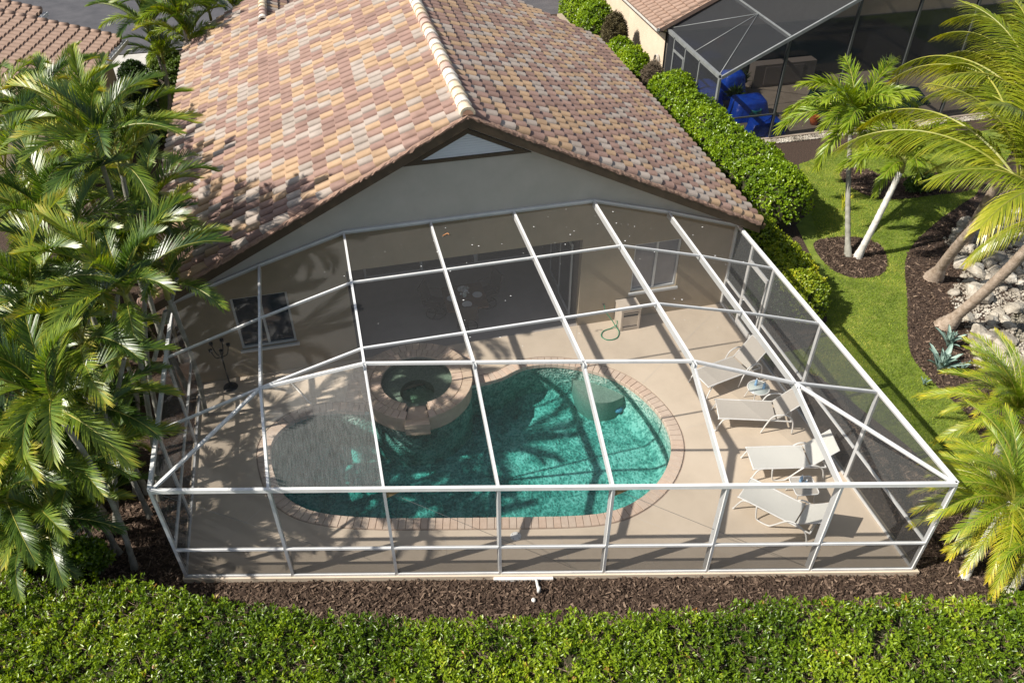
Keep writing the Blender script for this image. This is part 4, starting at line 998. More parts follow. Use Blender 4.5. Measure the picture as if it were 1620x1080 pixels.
# --- hedges and bushes made of overlapping mounds
def bush(name, blobs, m, n, label, cat, L=.09, W=.028, per=6, core=M_core, tb=.45, group=None, light=0.0, z0=G0):
    """blobs: (x, y, z, rx, ry, rz)"""
    c0 = blobs[0]; root = empty(name, (c0[0], c0[1], z0), label=label, cat=cat, group=group)
    area = np.array([b[3] * b[4] + b[3] * b[5] + b[4] * b[5] for b in blobs]); pr = area / area.sum(); ids = RNG.choice(len(blobs), n, p=pr)
    B = np.array(blobs)[ids]; U = unit(RNG.normal(size=(n, 3))); U[:, 2] = np.where(U[:, 2] < -.35, -U[:, 2], U[:, 2])
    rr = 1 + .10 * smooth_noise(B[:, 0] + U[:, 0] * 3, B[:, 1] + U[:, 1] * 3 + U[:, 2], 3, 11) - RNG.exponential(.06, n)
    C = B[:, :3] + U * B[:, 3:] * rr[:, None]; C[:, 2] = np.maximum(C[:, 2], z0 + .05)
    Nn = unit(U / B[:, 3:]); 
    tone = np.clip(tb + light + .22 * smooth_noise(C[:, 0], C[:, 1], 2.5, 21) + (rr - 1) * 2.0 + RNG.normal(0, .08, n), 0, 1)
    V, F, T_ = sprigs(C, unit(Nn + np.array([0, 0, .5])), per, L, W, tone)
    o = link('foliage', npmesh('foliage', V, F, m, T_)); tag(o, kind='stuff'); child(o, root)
    b = MB()
    for q in blobs:
        nn = 10; v = []; f = []
        for i in range(7):
            ph = -math.pi / 2 + math.pi * i / 6
            for j in range(nn):
                th = 2 * math.pi * j / nn; k_ = .86 * random.uniform(.92, 1.05)
                v.append((q[0] + q[3] * k_ * math.cos(ph) * math.cos(th), q[1] + q[4] * k_ * math.cos(ph) * math.sin(th), max(z0, q[2] + q[5] * k_ * math.sin(ph))))
        f = [(i * nn + j, i * nn + (j + 1) % nn, (i + 1) * nn + (j + 1) % nn, (i + 1) * nn + j) for i in range(6) for j in range(nn)]
        b.add(v, f)
    child(b.build('branches', core), root)
    return root
def path_blobs(pts, rx, ry, h, k):
    out = []; P = [Vector((p[0], p[1], 0)) for p in pts]
    q = spline(P, k, closed=False)
    for i, p in enumerate(q): out.append((p.x + random.uniform(-.1, .1), p.y, h * .5 + random.uniform(-.08, .1), rx * random.uniform(.9, 1.1), ry * random.uniform(.9, 1.1), h * .55))
    return out
bush('ficus_hedge', path_blobs([(2.75, 11.2), (2.9, 9.2), (3.05, 7.2), (3.3, 5.2), (3.45, 3.3)], .98, .85, 1.85, 3), M_leafF, 13000, 'tall clipped light green hedge between the house and the neighbour pool cage', 'hedge', .085, .027)
bush('low_hedge', path_blobs([(1.2, 6.5), (1.6, 4.6), (2.0, 2.9), (2.25, 1.2), (2.15, -.1), (1.75, -1.1)], .62, .6, 1.0, 3), M_leafY, 7500, 'low yellow-green shrub border along the right side of the house', 'hedge', .08, .026, tb=.42)
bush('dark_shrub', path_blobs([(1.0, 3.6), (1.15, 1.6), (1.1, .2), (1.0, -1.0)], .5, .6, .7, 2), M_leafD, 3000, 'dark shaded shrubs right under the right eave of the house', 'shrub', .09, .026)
bush('round_bush', [(2.55, 14.6, .8, .75, 1.0, .9), (2.5, 15.8, .8, .7, .8, .9)], M_leafF, 2600, 'round light green bush against the neighbour beige wall', 'bush')
bush('low_bush', [(2.2, 12.2, .35, .5, .7, .45), (2.3, 11.4, .35, .5, .5, .45)], M_leafY, 1500, 'small yellow-green bush at the foot of the neighbour screen door', 'bush')
bush('tall_bush', [(2.6, 19.6, .9, .8, 1.2, 1.2), (2.5, 21.8, 1.0, .8, 1.2, 1.3)], M_leafF, 3600, 'tall green bush at the top edge of the view right of the tiled roof', 'bush')
M_dryleaf = leafmat('dry_bush_leaf', [(0, (.05, .04, .02)), (.6, (.18, .15, .07)), (1, (.33, .27, .12))], .6, .1, .3, 0)
bush('dry_shrub', [(2.75, 17.4, 1.0, .55, .5, 1.2)], M_dryleaf, 1500, 'upright brownish shrub against the beige neighbour wall', 'shrub', .14, .012, tb=.2)
bush('dry_shrub', [(3.0, 13.4, .7, .45, .4, .8)], mat('dry_twigs', (.12, .09, .06), (.2, .16, .11), 9, .9), 1200, 'grey-brown leafless shrub at the corner of the neighbour wall', 'shrub', .14, .008)
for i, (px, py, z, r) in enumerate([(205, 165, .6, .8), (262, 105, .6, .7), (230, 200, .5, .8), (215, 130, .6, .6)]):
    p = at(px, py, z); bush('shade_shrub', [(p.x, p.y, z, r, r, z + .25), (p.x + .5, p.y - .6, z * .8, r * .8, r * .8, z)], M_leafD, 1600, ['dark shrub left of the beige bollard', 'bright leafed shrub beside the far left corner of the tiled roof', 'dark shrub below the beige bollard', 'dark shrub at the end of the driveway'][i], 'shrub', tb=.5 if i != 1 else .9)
p = at(40, 905, .6)
bush('shrub', [(p.x, p.y + .3, .7, .7, .45, .6), (p.x + 1.1, p.y + .0, .6, .4, .3, .6)], M_leafH, 1500, 'taller sprigs of shrub rising behind the left end of the front hedge', 'shrub')

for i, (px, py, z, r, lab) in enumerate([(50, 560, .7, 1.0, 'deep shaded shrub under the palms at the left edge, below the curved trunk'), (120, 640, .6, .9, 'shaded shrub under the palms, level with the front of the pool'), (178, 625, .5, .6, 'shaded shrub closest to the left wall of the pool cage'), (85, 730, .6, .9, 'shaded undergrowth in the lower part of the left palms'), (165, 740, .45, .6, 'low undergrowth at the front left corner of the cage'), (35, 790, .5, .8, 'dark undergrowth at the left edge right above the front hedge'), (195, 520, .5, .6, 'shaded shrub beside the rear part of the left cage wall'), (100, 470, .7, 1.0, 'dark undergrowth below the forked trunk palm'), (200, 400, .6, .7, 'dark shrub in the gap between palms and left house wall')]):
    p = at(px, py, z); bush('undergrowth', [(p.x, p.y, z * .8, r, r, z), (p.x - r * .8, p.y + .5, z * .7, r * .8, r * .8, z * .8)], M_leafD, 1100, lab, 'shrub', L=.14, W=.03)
# --- palm fronds
def frond_mesh(name, m_leaf, L=2.2, pairs=34, ll=.6, lw=.022, e0=60, bend=90, vee=35, droop=.5, start=.16, seed=0, plumose=0.0, tonebase=.45, tiptone=.25, twist=0, pw=1.25):
    """feather palm frond in the XZ plane from the origin; each leaflet a narrow folded strip"""
    r = np.random.default_rng(seed); ns = 24; pos = [np.zeros(3)]; tan = []
    for i in range(ns):
        s = (i + .5) / ns; e = R(e0 - bend * s ** pw); t = np.array([math.cos(e), 0, math.sin(e)]); tan.append(t); pos.append(pos[-1] + t * L / ns)
    pos = np.array(pos); tan = np.array(tan + [tan[-1]])
    V = []; F = []; T = []; MI = []
    def at_s(s):
        x = s * ns; i = min(int(x), ns - 1); f = x - i; return pos[i] * (1 - f) + pos[i + 1] * f, tan[i] * (1 - f) + tan[i + 1] * f
    # stem
    k = 4
    for i in range(ns + 1):
        rad = .019 * (L / 2.2) ** .5 * (1 - .85 * i / ns) + .003; t = tan[i]; up = np.array([-t[2], 0, t[0]]); sd = np.array([0, 1, 0])
        for j in range(k):
            a = 2 * math.pi * j / k; V.append(pos[i] + (up * math.sin(a) + sd * math.cos(a)) * rad)
    for i in range(ns):
        for j in range(k): F.append((i * k + j, i * k + (j + 1) % k, (i + 1) * k + (j + 1) % k, (i + 1) * k + j)); T.append(.5); MI.append(0)
    for q in range(pairs):
        s = start + (1 - start) * (q + .5) / pairs
        lenf = math.sin(math.pi * min(1, (.12 + .88 * ((s - start) / (1 - start)) * .92 + .0))) ** .55
        for sgn in (-1, 1):
            ss = min(.999, s + r.uniform(-.006, .006)); p, t = at_s(ss); t = t / np.linalg.norm(t); up = np.array([-t[2], 0, t[0]])
            l = ll * lenf * r.uniform(.88, 1.08); fw = R(52 - 30 * s + r.uniform(-5, 5)); ve = R(vee + r.uniform(-9, 9) + r.uniform(-1, 1) * plumose)
            side = np.array([0, sgn, 0]) * math.cos(ve) + up * math.sin(ve)
            d = side * math.cos(math.pi / 2 - fw) * 1.0 + t * math.sin(math.pi / 2 - fw) if False else side * math.sin(fw) + t * math.cos(fw)
            d = d / np.linalg.norm(d); nrm = np.cross(d, t); nrm = nrm * (1 if nrm[2] > 0 else -1); nrm /= np.linalg.norm(nrm) + 1e-9
            wv = np.cross(d, nrm); wv /= np.linalg.norm(wv)
            b0 = len(V); tn = np.clip(tonebase + r.normal(0, .10) + (tiptone if s > .8 else 0) * (s - .8) * 5, 0, 1)
            segs = 3; c = p.copy(); dd = d.copy()
            for i2 in range(segs + 1):
                f = i2 / segs; wd = lw * (.55 + 1.0 * math.sin(math.pi * min(1, f * .8 + .18))) * (1 - f ** 3) * .9
                if i2 < segs: V.append(c - wv * wd); V.append(c + wv * wd)
                else: V.append(c)
                dd = dd + np.array([0, 0, -droop * l * .9]) * .5 * (.6 + f); dd /= np.linalg.norm(dd); c = c + dd * l / segs
            for i2 in range(segs - 1):
                F.append((b0 + 2 * i2, b0 + 2 * i2 + 1, b0 + 2 * i2 + 3, b0 + 2 * i2 + 2)); T.append(min(1, tn + .10 * i2)); MI.append(1)
            F.append((b0 + 2 * segs - 2, b0 + 2 * segs - 1, b0 + 2 * segs)); T.append(min(1, tn + .22)); MI.append(1)
    me = bpy.data.meshes.new(name); me.from_pydata([tuple(v) for v in V], [], F); me.materials.append(M_rachis); me.materials.append(m_leaf)
    me.polygons.foreach_set('material_index', MI); a = me.attributes.new('tone', 'FLOAT', 'FACE'); a.data.foreach_set('value', T); me.update(); return me

ARECA = [frond_mesh('frond', M_palmA, L=l, pairs=52, ll=.50, lw=.0115, e0=e, bend=bd, vee=v, droop=dr, seed=i, tonebase=tb - .10, pw=1.5) for i, (l, e, bd, v, dr, tb) in enumerate([(2.2, 82, 62, 40, .12, .50), (2.4, 70, 72, 36, .16, .42), (2.3, 58, 78, 32, .2, .55), (2.4, 47, 72, 28, .25, .40), (2.2, 34, 66, 22, .35, .60), (2.0, 14, 62, 14, .5, .42), (2.3, 62, 96, 34, .2, .66)])]
COCO = [frond_mesh('frond', M_palmC, L=4.0, pairs=96, ll=.90, lw=.0125, e0=e, bend=bd, vee=v, droop=dr, start=.14, seed=20 + i, tonebase=tb, tiptone=.25) for i, (e, bd, v, dr, tb) in enumerate([(72, 70, 12, .9, .45), (52, 85, 5, 1.0, .5), (34, 85, 0, 1.1, .55), (12, 70, -10, 1.3, .6)])]
PYG = [frond_mesh('frond', M_palmP, L=1.75, pairs=54, ll=.28, lw=.0048, e0=e, bend=bd, vee=v, droop=.6, start=.12, seed=40 + i, tonebase=tb * .9, tiptone=.3) for i, (e, bd, v, tb) in enumerate([(78, 75, 24, .42), (58, 90, 20, .50), (38, 90, 16, .60), (12, 70, 10, .74)])]
XMAS = [frond_mesh('frond', M_palmV, L=1.95, pairs=58, ll=.46, lw=.0125, e0=e, bend=bd, vee=v, droop=.9, start=.10, seed=60 + i, plumose=50, tonebase=.5) for i, (e, bd, v) in enumerate([(72, 85, 25), (48, 95, 15), (24, 95, 5)])]

def trunk_obj(p, q, r0, r1, m, root, rings=14, bow=.0, flare=1.0, ringamp=.06):
    p = Vector(p); q = Vector(q); b = MB(); n = rings * 2; pts = []; v = []; k = 10
    side = Vector((random.uniform(-1, 1), random.uniform(-1, 1), 0)).normalized() * bow
    for i in range(n + 1):
        t = i / n; c = p.lerp(q, t) + side * math.sin(math.pi * t) ; rr = r0 + (r1 - r0) * t + (ringamp if i % 2 == 0 else 0) * r0
        if t < .12: rr *= 1 + (flare - 1) * (1 - t / .12)
        for j in range(k):
            a = 2 * math.pi * j / k; v.append((c.x + rr * math.cos(a), c.y + rr * math.sin(a), c.z))
    b.add(v, [(i * k + j, i * k + (j + 1) % k, (i + 1) * k + (j + 1) % k, (i + 1) * k + j) for i in range(n) for j in range(k)], 0, True)
    return child(b.build('trunk', m), root)
def palm(name, base, crown, variants, nf, label, tr=(.05, .045), tm=None, scale=1.0, az0=None, shaft=None, group=None, cat='palm tree', arc=None, flare=1.4, low=.35, bow=.08, zjit=.1):
    root = empty(name, base, label=label, cat=cat, group=group)
    base = Vector(base); crown = Vector(crown)
    if tr and (crown - base).length > .3: trunk_obj(base, crown, tr[0], tr[1], tm or M_trunkA, root, rings=34 if 'coconut' in name else 16, bow=bow, flare=flare, ringamp=.10)
    if shaft:
        b = MB(); b.tube([crown - Vector((0, 0, .1)), crown + Vector((0, 0, shaft))], tr[1] * 1.35, 8, r2=tr[1] * .8); child(b.build('crown_shaft', M_shaft), root)
    c = crown - base + Vector((0, 0, (shaft or 0) * .7))
    a0 = random.uniform(0, 6.28) if az0 is None else az0
    for i in range(nf):
        a = a0 + i * 2.39996 + random.uniform(-.2, .2); t = (i + .5) / nf
        vi = min(len(variants) - 1, int(t * len(variants)))
        if random.random() < .25: vi = random.randrange(len(variants))
        o = link('frond', variants[vi], root, c + Vector((0, 0, random.uniform(-zjit, zjit) * .5 - .15 * t)), (random.uniform(-.22, .22), random.uniform(-.12, .12), a), scale * random.uniform(.82, 1.1))
    return root
# --- areca palms on the left; (crown px, py, height), trunk lean, size
LP = [
 (60, 185, 4.4, .9, 'palm with upright fronds at the upper left edge above the terracotta neighbour roof'),
 (165, 190, 3.7, .85, 'palm in front of the lower edge of the neighbour gutter at upper left'),
 (5, 160, 4.4, .95, 'dense green palm in the corner at far upper left'),
 (118, 228, 4.6, .9, 'palm just below the neighbour roof, between it and the tiled house'),
 (8, 265, 4.8, 1.0, 'palm cut by the left edge of the view a quarter of the way down'),
 (205, 262, 3.4, .85, 'shaded palm close to the left eave of the tiled roof'),
 (88, 355, 5.2, 1.05, 'tall palm with long silvery fronds left of the tiled roof'),
 (140, 300, 4.8, 1.0, 'tall palm leaning its fronds toward the tiled roof'),
 (236, 330, 4.4, .9, 'palm with its fronds hanging over the lower left edge of the tiled roof'),
 (150, 225, 6.6, .9, 'highest palm, left of the roof, that throws its shadow on the tiles'),
 (185, 250, 6.3, .85, 'high palm with fronds hanging nearest the middle of the left eave'),
 (28, 350, 4.4, .95, 'palm at the left edge halfway down beside the silvery palm'),
 (265, 385, 4.0, .75, 'palm with fronds touching the gable end at the lower left roof corner'),
 (258, 448, 4.2, .8, 'palm whose fronds cover the lower left roof corner above the cage wall'),
 (222, 412, 4.6, .75, 'palm between the forked trunk and the lower left roof corner'),
 (48, 462, 5.2, .85, 'palm with a curved pale trunk near the left edge'),
 (196, 462, 5.2, .85, 'palm with forked pale trunk overhanging the left corner of the pool cage'),
 (125, 430, 4.8, .9, 'dark palm behind the forked pale trunk'),
 (70, 540, 3.4, .9, 'palm directly below the curved trunk near the left edge'),
 (128, 540, 4.6, .85, 'palm beside the forked trunk, standing between it and the left edge'),
 (15, 600, 3.6, .95, 'dark green palm at the left edge below the curved trunk'),
 (85, 640, 4.4, .95, 'broad dark palm left of the pool cage'),
 (150, 640, 3.2, .75, 'low shaded palm close to the left wall of the pool cage'),
 (45, 715, 3.0, .9, 'palm with a drooping yellow tipped frond at lower left'),
 (118, 735, 2.5, .85, 'dark fan of palm fronds in front of the shaded left bed'),
 (10, 790, 2.4, .85, 'palm at the left edge above the front hedge'),
 (75, 815, 1.8, .75, 'low palm just behind the left part of the front hedge'),
 (145, 810, 1.5, .6, 'small palm nearest the mulch at the left of the cage'),
 (30, 860, 1.4, .65, 'small bright palm at the lower left corner behind the hedge'),
 (182, 715, 1.3, .55, 'small dark palm in the shade against the left cage wall'),
 (195, 560, 1.8, .6, 'low dark palm against the middle of the left cage wall'),
 (60, 470, 2.6, .9, 'shaded palm deep in the left group below the silvery fronds'),
 (48, 225, 3.8, .95, 'deep green palm under the upper left palms'),
 (100, 150, 3.6, .9, 'palm beside the upright fronds, nearer the tiled house'),
]
for i, (px, py, z, s, lab) in enumerate(LP):
    c = at(px, py, z); lean = Vector((random.uniform(-.5, .3), random.uniform(-.3, .5), 0)) * (z / 4)
    if 'curved' in lab: lean = Vector((.6, -.35, 0))
    if 'forked' in lab: lean = Vector((-.75, -.25, 0))
    base = Vector((c.x + lean.x, c.y + lean.y, G0))
    rt = palm('palm_tree', base, (c.x, c.y, c.z - .3), ARECA, 13, lab, tr=(.055, .045), scale=s * 1.0, shaft=.45, group='palms massed left of the house and cage', bow=.15)
    if 'forked' in lab:
        trunk_obj((c.x + .1, c.y - .05, c.z - 1.6), (c.x + .55, c.y + .1, c.z - .6), .045, .04, M_trunkA, rt)
# upper-left cluster by the road
for i, (px, py, z, s, lab) in enumerate([(232, 40, 3.2, 1.0, 'leftmost palm of the cluster by the road with hanging pale fronds'), (285, 28, 3.8, 1.0, 'middle palm of the cluster between the road and the tiled roof'), (330, 15, 3.4, 1.0, 'palm of the roadside cluster nearest the tiled roof'), (255, 85, 2.2, .85, 'low palm below the roadside cluster'), (300, 60, 3.0, .9, 'front palm of the roadside cluster, close to the far roof corner'), (370, 12, 2.6, .8, 'small palm at the top edge against the far edge of the tiled roof')]):
    c = at(px, py, z); palm('palm_tree', (c.x + random.uniform(-.4, .4), c.y, G0), (c.x, c.y, z - .3), XMAS[:2] + ARECA[:4], 15, lab, scale=s * .95, shaft=.4, group='palms by the road beyond the tiled roof')

# --- coconut palms at the right, trunks leaning in from the river bed
def coco(base, crown, label, tips, nf=8, az0=0, r=(.15, .115)):
    base = Vector((base.x, base.y, G0)); root = palm('coconut_palm', base, crown, COCO[:2], nf, label, tr=r, tm=M_trunkC, scale=.95, az0=az0, group='coconut palms on the rocky bank', flare=1.9, bow=.1)
    for (px, py, z, vi) in tips:
        t = at(px, py, z) - Vector(crown); a = math.atan2(t.y, t.x); d = math.hypot(t.x, t.y)
        reach = [2.35, 2.9, 3.25, 3.4][vi]
        link('frond', COCO[vi], root, Vector(crown) - base, (random.uniform(-.1, .1), 0, a), max(.6, min(1.25, d / reach)))
    return root
cA = at(1612, 290, 4.4); cB = at(1668, 345, 4.2); cC = at(1640, 190, 4.8)
coco(at(1478, 435), cA, 'coconut palm with pale straight trunk, the farthest left trunk in the rocky bed', [(1345, 265, 3.7, 2), (1335, 170, 4.2, 2), (1420, 90, 4.6, 1), (1440, 225, 4.2, 2), (1500, 90, 5.2, 0), (1530, 60, 5.4, 0)], 5, az0=.2)
coco(at(1497, 510), cB, 'coconut palm leaning right out of the bed just above the agaves', [(1610, 400, 3.4, 3), (1500, 262, 4.2, 2), (1530, 180, 5.0, 1), (1570, 130, 5.2, 1), (1600, 180, 5.6, 0), (1640, 120, 5.5, 0)], 5, az0=.3)
coco(at(1525, 378), cC, 'coconut palm with the thick shaded trunk behind the two paler trunks', [(1395, 60, 4.4, 2), (1390, 120, 4.2, 2), (1450, 5, 4.6, 1), (1520, -20, 4.8, 1), (1580, 20, 4.6, 1), (1600, 110, 4.8, 0), (1440, 60, 4.8, 1), (1480, 160, 4.6, 2), (1420, 40, 4.0, 2), (1480, -40, 4.6, 1), (1560, -50, 4.8, 1), (1500, 110, 5.0, 1), (1560, 80, 5.2, 0), (1430, 140, 4.4, 2), (1540, 20, 5.0, 1), (1610, -30, 5, 1)], 6, az0=2.0)
# --- slender palms in the island bed
p = at(1343, 400); c = at(1347, 205, 3.0)
palm('slender_palm', (p.x, p.y, G0), (c.x, c.y, 2.9), XMAS, 26, 'slender ringed palm with bushy crown in the island bed of the lawn', tr=(.085, .06), tm=M_trunkA, shaft=.75, scale=1.2, group='palms in the island bed', bow=.05)
p = at(1358, 402); c = at(1428, 262, 2.9)
palm('slender_palm', (p.x, p.y, G0), (c.x, c.y, 2.8), XMAS, 14, 'white barked palm leaning right out of the island bed', tr=(.10, .075), tm=M_trunkW, shaft=.5, scale=.95, group='palms in the island bed', bow=.12)
# --- pygmy date palms at the right front corner
p = at(1528, 905); c1 = at(1592, 700, 2.0)
palm('date_palm', (p.x + .3, p.y + .5, G0), at(1606, 650, 1.6), PYG, 58, 'yellow tipped feathery date palm nearest the agaves at the right edge', tr=(.09, .11), tm=M_trunkA, scale=1.16, group='date palms by the cage corner', bow=.02)
palm('date_palm', (p.x, p.y, G0), at(1604, 790, 1.7), PYG, 60, 'yellow tipped feathery date palm right of the front cage corner', tr=(.08, .11), tm=M_trunkW, scale=1.16, group='date palms by the cage corner', bow=.02)
p = at(1600, 930)
palm('date_palm', (p.x, p.y, G0), at(1640, 860, 1.2), PYG[1:], 16, 'small date palm cut by the right edge above the front hedge', tr=(.08, .1), tm=M_trunkW, scale=.95, group='date palms by the cage corner')

# --- agaves
def agave(p, s, n, label):
    root = empty('agave', (p.x, p.y, G0), label=label, cat='agave')
    b = MB(); prof = [(0, .045), (.25, .06), (.55, .055), (.85, .03), (1, 0)]
    for x, wd in prof:
        for y, l in ((-wd, .02), (0, -.008), (wd, .02)): b.v.append((x * .55, y, .18 * math.sin(x * 1.9) + l))
    for i in range(4):
        for j in range(2): b.f.append([i * 3 + j, (i + 1) * 3 + j, (i + 1) * 3 + j + 1, i * 3 + j + 1]); b.m.append(0); b.sm.append(True)
    me = b.mesh('leaf', M_agave)
    for i in range(n): link('leaf', me, root, (0, 0, .05), (0, -R(75 - 60 * i / n), i * 2.4), s * random.uniform(.85, 1.1) * (.75 + .35 * i / n))
agave(at(1487, 585), 1.25, 20, 'largest blue-grey agave in the right bed')
agave(at(1500, 545), 1.0, 16, 'blue-grey agave just behind the largest one')
agave(at(1522, 585), .6, 10, 'small agave right of the largest one')
agave(at(1462, 606), .45, 8, 'tiny agave at the lawn edge')
# bromeliad with a yellow-green flower by the slender trunk
p = at(1333, 330)
root = empty('air_plant', (p.x, p.y, G0), label='yellow-green spiky plant beside the slender ringed trunk', cat='plant')
b = MB()
for i in range(14):
    a = i * 2.4; b.add([(0, 0, 0), (.12 * math.cos(a) - .02 * math.sin(a), .12 * math.sin(a) + .02 * math.cos(a), .45), (.25 * math.cos(a), .25 * math.sin(a), .62), (.12 * math.cos(a) + .02 * math.sin(a), .12 * math.sin(a) - .02 * math.cos(a), .45)], [(0, 1, 2, 3)])
b.build('leaves', mat('bromeliad', (.35, .38, .02), (.55, .5, .04), 4, .5), root)
p = at(1455, 298); bush('ground_shrub', [(p.x, p.y, .15, .6, .35, .3)], M_leafD, 500, 'low grey-green plant in the upper mulch bed', 'plant', z0=G0, tb=.7)

# --- rocks on the bank
def rock_mesh(seed):
    r = np.random.default_rng(seed); bm = bmesh.new(); bmesh.ops.create_icosphere(bm, subdivisions=2, radius=1)
    dirs = [Vector(r.normal(size=3)).normalized() for _ in range(9)]; cuts = r.uniform(.55, .9, 9)
    for v in bm.verts:
        c = v.co.normalized()
        k = 1.0
        for d, q in zip(dirs, cuts):
            dt = c.dot(d)
            if dt > q: k = min(k, q / dt)
        v.co = c * k * (1 + r.uniform(-.05, .05)); v.co.z *= .75
    me = bpy.data.meshes.new('rock'); bm.to_mesh(me); bm.free(); me.materials.append(M_rock); return me
rocks = [rock_mesh(s) for s in range(8)]
bank = [(6.15, -5.4), (5.3, -3.9), (5.9, -3.0), (6.6, -1.0), (7.7, -.2), (8.3, 1.6), (10.2, 2.3), (12.5, 2.6), (12, -1), (9, -4.5), (7.4, -6.5)]
X, Y = scatter(bank, 300); pond = [(7.6, -4.4), (7.1, -3.2), (7.5, -2.4), (8.6, -2.0), (11, -3), (10, -6)]
k = 0
for x, y in zip(X, Y):
    s = min(.42, .10 + RNG.exponential(.085))
    if inside(pond, np.array([x]), np.array([y]))[0] : continue
    o = link('rock', random.choice(rocks), None, (x, y, G0 + s * .25), (random.uniform(-.5, .5), random.uniform(-.5, .5), random.uniform(0, 6.28)), (s * random.uniform(.8, 1.3), s, s * random.uniform(.6, 1)))
    tag(o, 'pale jagged limestone rock on the river bank', 'rock', 'limestone rocks on the bank')
X, Y = scatter(bank, 9000); X, Y = X[:9000], Y[:9000]; s = RNG.uniform(.02, .075, len(X))
oct_ = np.array([(1, 0, 0), (0, 1, 0), (-1, 0, 0), (0, -1, 0), (0, 0, .8), (0, 0, -.8)]); of = np.array([(0, 1, 4), (1, 2, 4), (2, 3, 4), (3, 0, 4), (1, 0, 5), (2, 1, 5), (3, 2, 5), (0, 3, 5)])
V = (oct_[None] * RNG.uniform(.5, 1.2, (len(X), 6, 1))) * s[:, None, None] + np.stack([X, Y, G0 + s * .3], 1)[:, None]; F = of[None] + (np.arange(len(X)) * 6)[:, None, None]
o = link('rubble', npmesh('rubble', V.reshape(-1, 3), F.reshape(-1, 3), M_rock)); tag(o, 'small pale broken stones filling the bank between the larger rocks', 'stones', kind='stuff')
sheet(pond, G0 + .012, 'pond_bottom', M_pond)
b = MB(); n = len(pond); b.prism([(x * 1.0, y) for x, y in pond][::-1], G0 + .015, G0 + .07); b.build('water', M_pondwater, kind='structure')

# ------------------------------------------------------------------ neighbour at upper right
nb = empty('neighbour_house', (3.9, 14.3, G0), label='neighbour beige house with plain brown tile roof at the top right', cat='house')
def nbp(o): return child(o, nb)
b = MB(); b.box(3.85, 4.05, 14.2, 34, G0, 2.6); b.add([(4.05, 14.2, G0), (24, 14.2, G0), (24, 14.2, 3), (18.5, 14.2, 5.6), (12, 14.2, 6.5), (4.05, 14.2, 2.95)], [(0, 1, 2, 3, 4, 5)]); nbp(b.build('wall', mat('neighbour_stucco', (.60, .48, .36), (.66, .54, .41), 2, .9, .2, 80)))
b = MB(); NS = .46; nx0, nx1 = 3.3, 12.0; nz = lambda x: 2.72 + NS * (x - nx0)
b.add([(nx0, 13.9, nz(nx0) - .03), (nx1, 13.9, nz(nx1) - .03), (nx1, 34, nz(nx1) - .03), (nx0, 34, nz(nx0) - .03), (nx0, 13.9, nz(nx0) - .2), (nx1, 13.9, nz(nx1) - .2), (nx0, 34, nz(nx0) - .2)], [(0, 1, 2, 3), (0, 4, 5, 1), (0, 3, 6, 4)])
nr = nbp(b.build('roof', M_tileN))
V0, F0 = [], []; an = math.atan(NS); Bm = Matrix.Rotation(math.pi, 4, 'Z') @ Matrix.Rotation(an, 4, 'Y')
for j in range(int(18 / TW)):
    for i in range(26):
        d = 9.6 - (26 - i) * EXP + .05; x = nx1 - (d) * math.cos(an); z = nz(nx1) - d * math.sin(an)
        if x < nx0: continue
        Mx = np.array(Matrix.Translation((x, 13.95 + (j + .5) * TW, z)) @ Bm); V0.append(TV @ Mx[:3, :3].T + Mx[:3, 3]); F0.append(TF + (len(V0) - 1) * len(TV))
o = link('tile_field', npmesh('tile_field', np.concatenate(V0), np.concatenate(F0), M_tileN)); tag(o, kind='stuff'); nbp(o)
b = MB(); gp = [(nx0 - .01, 2.72), (nx0 - .01, 2.6), (nx0 - .12, 2.6), (nx0 - .14, 2.72)]
b.add([(x, 13.85, z) for x, z in gp] + [(x, 34, z) for x, z in gp], [(0, 1, 5, 4), (1, 2, 6, 5), (2, 3, 7, 6), (0, 3, 2, 1)]); nbp(b.build('gutter', M_trunkW))
b = MB(); b.tube([(nx0 - .05, 14.0, 2.6), (3.75, 14.15, 2.4), (3.78, 14.15, 0)], .045, 8); nbp(b.build('downspout', M_brown))
b = MB(); b.box(4.1, 21.9, 14.1, 14.19, G0, 2.4); nbp(b.build('rear_glazing', M_glassdark))
# neighbour cage
nc = empty('neighbour_cage', (3.75, 9.15, G0), label='dark bronze screened pool cage of the neighbour with sloping roof', cat='pool cage')
ncp = lambda o: child(o, nc)
cs = .49; cz = lambda x: 2.6 + cs * (x - 3.75) if x < 9.2 else 2.6 + cs * 5.45
nsx = [3.75, 6.2, 8.65, 11.1, 13.5, 16.0]; fy = 9.2
for i, x in enumerate(nsx):
    b = MB(); b.bar((x, fy, cz(x)), (x, 14.1, cz(x)), .06, .14); ncp(b.build('roof_beam', M_greyalu if i < 2 else M_bronze))
    b = MB(); b.box(x - .04, x + .04, fy - .06, fy + .06, 0, cz(x) - .1); ncp(b.build('post', M_bronze if i else M_greyalu))
for a, c in zip(nsx, nsx[1:]):
    b = MB(); b.bar((a, fy - .07, cz(a)), (c, fy - .07, cz(c)), .07, .12); ncp(b.build('top_rail', M_greyalu))
    b = MB(); b.bar((a, fy - .03, .95), (c, fy - .03, .95), .045, .05); ncp(b.build('chair_rail', M_bronze))
    def ns(pts): b = MB(); b.add(pts, [(0, 1, 2, 3)]); ncp(b.build('screen', M_screen_dark))
    ns([(a, fy, cz(a) - .02), (c, fy, cz(c) - .02), (c, 14.1, cz(c) - .02), (a, 14.1, cz(a) - .02)])
    ns([(a, fy, .02), (c, fy, .02), (c, fy, cz(c) - .05), (a, fy, cz(a) - .05)])
b = MB(); b.bar((3.75, fy, 2.62), (3.75, 14.1, 2.62), .12, .08); ncp(b.build('side_rail', M_greyalu))
